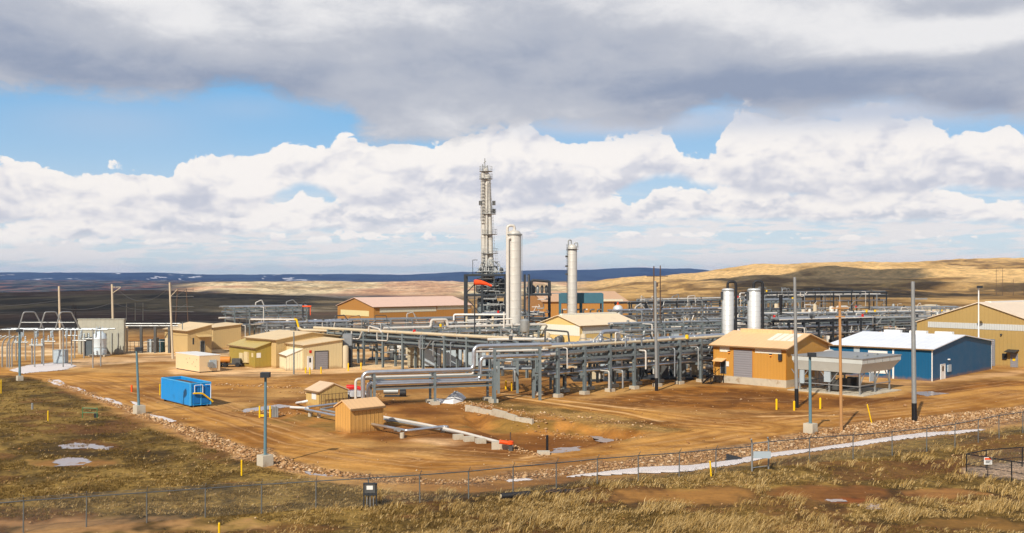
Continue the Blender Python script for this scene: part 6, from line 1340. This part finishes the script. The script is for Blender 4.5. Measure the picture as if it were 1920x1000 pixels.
# ---------------------------------------------------------------- rocks and grass
def scatter_rocks():
    q = np.random.RandomState(11); vs = []; fs = []
    ico = [(0,0,1),(.9,0,.2),(.28,.85,.25),(-.73,.53,.2),(-.73,-.53,.3),(.28,-.85,.2),(.3,.2,-.4),(-.4,0,-.4)]; idf = [(0,1,2),(0,2,3),(0,3,4),(0,4,5),(0,5,1),(1,6,2),(2,6,3),(3,6,7),(3,7,4),(4,7,5),(5,7,6),(5,6,1)]
    V_ = np.array(ico); N_ = 60000; L = wpoly(GRAVEL); seg = q.randint(0, len(L) - 1, N_); t_ = q.rand(N_); w_ = np.array(GRW)
    hw = w_[seg] * (1 - t_) + w_[seg + 1] * t_; base = L[seg] * (1 - t_[:, None]) + L[seg + 1] * t_[:, None]
    keep = q.rand(N_) < hw / 5.0 * np.hypot(*(L[seg + 1] - L[seg]).T) / 14; off = q.uniform(-1, 1, N_) * hw
    x = base[:, 0] + q.normal(0, .1, N_); y = base[:, 1] + off; x = x[keep][:20000]; y = y[keep][:20000]
    for (pa, pb, r_, k) in (((870, 757), (915, 764), 1.6, 260), ((880, 768), (1010, 792), 1.0, 420), ((960, 838), (1015, 856), .8, 200), ((1010, 795), (1200, 818), 1.4, 260), ((540, 735), (700, 742), 1.2, 260), ((400, 722), (560, 728), 1.2, 240), ((450, 770), (560, 778), 1.4, 120), ((940, 770), (1220, 800), 2.0, 300)):
        a_ = P(*pa); b_ = P(*pb); t2 = q.rand(k); x = np.r_[x, a_.x + (b_.x - a_.x) * t2 + q.normal(0, r_ * .6, k)]; y = np.r_[y, a_.y + (b_.y - a_.y) * t2 + q.normal(0, r_ * .6, k)]
    sx_ = q.uniform(-60, 90, 3500); sy_ = q.uniform(56, 128, 3500); x = np.r_[x, sx_]; y = np.r_[y, sy_]
    ok = dpoly(x, y, wpoly(SNOWP)) > .1; x = x[ok]; y = y[ok]; lone = np.arange(len(x)) > len(x) - 3400
    z = height(x, y); n = len(x); s = np.exp(q.normal(-2.5, .5, n)).clip(.035, .28) * np.where(lone, .6, 1); a = q.uniform(0, 6.28, n)
    jit = 1 + q.uniform(-.3, .3, (n, 8, 3)); P3 = V_[None] * jit * s[:, None, None] * np.array([1.1, .85, .62]); ca, sa = np.cos(a), np.sin(a)
    X3 = P3[..., 0] * ca[:, None] - P3[..., 1] * sa[:, None] + x[:, None]; Y3 = P3[..., 0] * sa[:, None] + P3[..., 1] * ca[:, None] + y[:, None]; Z3 = P3[..., 2] + z[:, None] + s[:, None] * .15
    V = np.stack([X3, Y3, Z3], -1).reshape(-1, 3).astype(np.float32); Fi = (np.array(idf)[None] + (np.arange(n) * 8)[:, None, None]).reshape(-1, 3)
    return V, Fi
def bulk(name, V, Fi, m, lab, cat, k=3, smooth=False):
    me = bpy.data.meshes.new(name); me.vertices.add(len(V)); me.vertices.foreach_set('co', V.ravel()); me.loops.add(Fi.size); me.loops.foreach_set('vertex_index', Fi.ravel().astype(np.int32)); me.polygons.add(len(Fi))
    me.polygons.foreach_set('loop_start', np.arange(0, Fi.size, k, dtype=np.int32)); me.polygons.foreach_set('loop_total', np.full(len(Fi), k, np.int32)); me.update(calc_edges=True); me.materials.append(m)
    o = bpy.data.objects.new(name, me); S.collection.objects.link(o); tag(o, lab, cat, kind='stuff'); return o
def island_mat(name, ramp, rough=.9):
    m = bpy.data.materials.new(name); m.use_nodes = True; t = m.node_tree; b = t.nodes['Principled BSDF']; g = t.nodes.new('ShaderNodeNewGeometry'); cr = t.nodes.new('ShaderNodeValToRGB'); t.links.new(g.outputs['Random Per Island'], cr.inputs[0])
    e = cr.color_ramp.elements; e[0].color = lin(*ramp[0]) + (1,); e[1].color = lin(*ramp[-1]) + (1,)
    for k, c in enumerate(ramp[1:-1]): e.new((k + 1) / (len(ramp) - 1)).color = lin(*c) + (1,)
    t.links.new(cr.outputs[0], b.inputs['Base Color']); b.inputs['Roughness'].default_value = rough; b.inputs['Specular IOR Level'].default_value = .15; return m
V, Fi = scatter_rocks(); bulk('rocks', V, Fi, island_mat('loose rock', [(128,92,58),(168,128,84),(196,160,116),(150,106,66),(214,188,152)]), 'pale tan loose rocks along the road bank', 'rocks')
def scatter_grass():
    q = np.random.RandomState(4); N_ = 82000
    Y = 1 / q.uniform(1 / 112.0, 1 / 53.0, N_); px = q.uniform(-60, 1980, N_); x = (px - 960) / F * Y
    col, g, rd, gv, far, cls = classify(x, Y)
    dens = sst(fbm(x / 2.4, Y / 2.4, 4, 301), .40, .62); near = sst(-Y, -84, -58) * .8 + .2; rgt = .3 + .7 * sst(px, 500, 900)
    k = (q.rand(N_) < g * (.12 + dens) * near * rgt) & (cls == 0); x = x[k]; Y = Y[k]; px = px[k]; n = len(x); z = height(x, Y); nb = 9
    hgt = (q.uniform(.08, .22, n) * (1 + 1.7 * (fbm(x / 1.8 + 9, Y / 1.8, 3, 311) > .55) * sst(px, 500, 900)))[:, None] * q.uniform(.6, 1.2, (n, nb))
    a = q.uniform(0, 6.28, (n, nb)); sp = q.uniform(.02, .13, (n, nb)); bx = x[:, None] + np.cos(a) * sp; by = Y[:, None] + np.sin(a) * sp
    lean = .85 * hgt; lx = lean * (np.cos(a) * .5 + .75) ; ly = lean * (np.sin(a) * .6); w_ = q.uniform(.008, .018, (n, nb)) * (Y[:, None] / 60)
    z0_ = z[:, None] - .03; wa = q.uniform(0, 3.14, (n, nb)); wx, wy = np.cos(wa) * w_, np.sin(wa) * w_
    v = np.stack([np.stack([bx - wx, by - wy, z0_ + 0 * bx], -1), np.stack([bx + wx, by + wy, z0_ + 0 * bx], -1), np.stack([bx + lx * .35 + wx * .7, by + ly * .35 + wy * .7, z0_ + hgt * .65], -1), np.stack([bx + lx * .35 - wx * .7, by + ly * .35 - wy * .7, z0_ + hgt * .65], -1), np.stack([bx + lx, by + ly, z0_ + hgt], -1)], 2)
    V = v.reshape(-1, 3).astype(np.float32); nn = n * nb; o = (np.arange(nn) * 5)[:, None]
    T = np.concatenate([o + np.array([[0, 1, 2]]), o + np.array([[0, 2, 3]]), o + np.array([[3, 2, 4]])], 0); return V, T
def scatter_low():
    q = np.random.RandomState(9); N_ = 120000; Y = 1 / q.uniform(1 / 150.0, 1 / 53.0, N_); px = q.uniform(-60, 1980, N_); x = (px - 960) / F * Y
    col, g, rd, gv, far, cls = classify(x, Y); d = fbm(x / 1.5, Y / 1.5, 4, 401)
    k = (q.rand(N_) < g * sst(d, .42, .6) * 1.1) & (cls == 0); x = x[k]; Y = Y[k]; n = len(x); z = height(x, Y); nb = 6
    h = q.uniform(.06, .17, (n, nb)); a = q.uniform(0, 6.28, (n, nb)); sp = q.uniform(.0, .12, (n, nb)); bx = x[:, None] + np.cos(a) * sp; by = Y[:, None] + np.sin(a) * sp; w_ = q.uniform(.015, .035, (n, nb)) * (Y[:, None] / 60); wa = q.uniform(0, 3.14, (n, nb)); z0_ = z[:, None] - .03 + 0 * bx
    v = np.stack([np.stack([bx - np.cos(wa) * w_, by - np.sin(wa) * w_, z0_], -1), np.stack([bx + np.cos(wa) * w_, by + np.sin(wa) * w_, z0_], -1), np.stack([bx + np.cos(a) * h * .6 + .3 * h, by + np.sin(a) * h * .6, z0_ + h], -1)], 2)
    return v.reshape(-1, 3).astype(np.float32), np.arange(n * nb * 3).reshape(-1, 3)
V, T = scatter_low(); bulk('low_sage', V, T, island_mat('low growth', [(74,58,30),(120,94,50),(96,80,40),(142,112,62),(64,52,28)]), 'short dark brown growth between the straw tufts', 'ground cover')
V, T = scatter_grass(); bulk('dry_grass', V, T, island_mat('dry grass', [(112,86,42),(184,150,88),(146,114,58),(226,198,142),(96,74,38),(204,172,112)]), 'wind bent tufts of straw coloured grass', 'grass')
print('grass tris', len(T), 'script bytes')
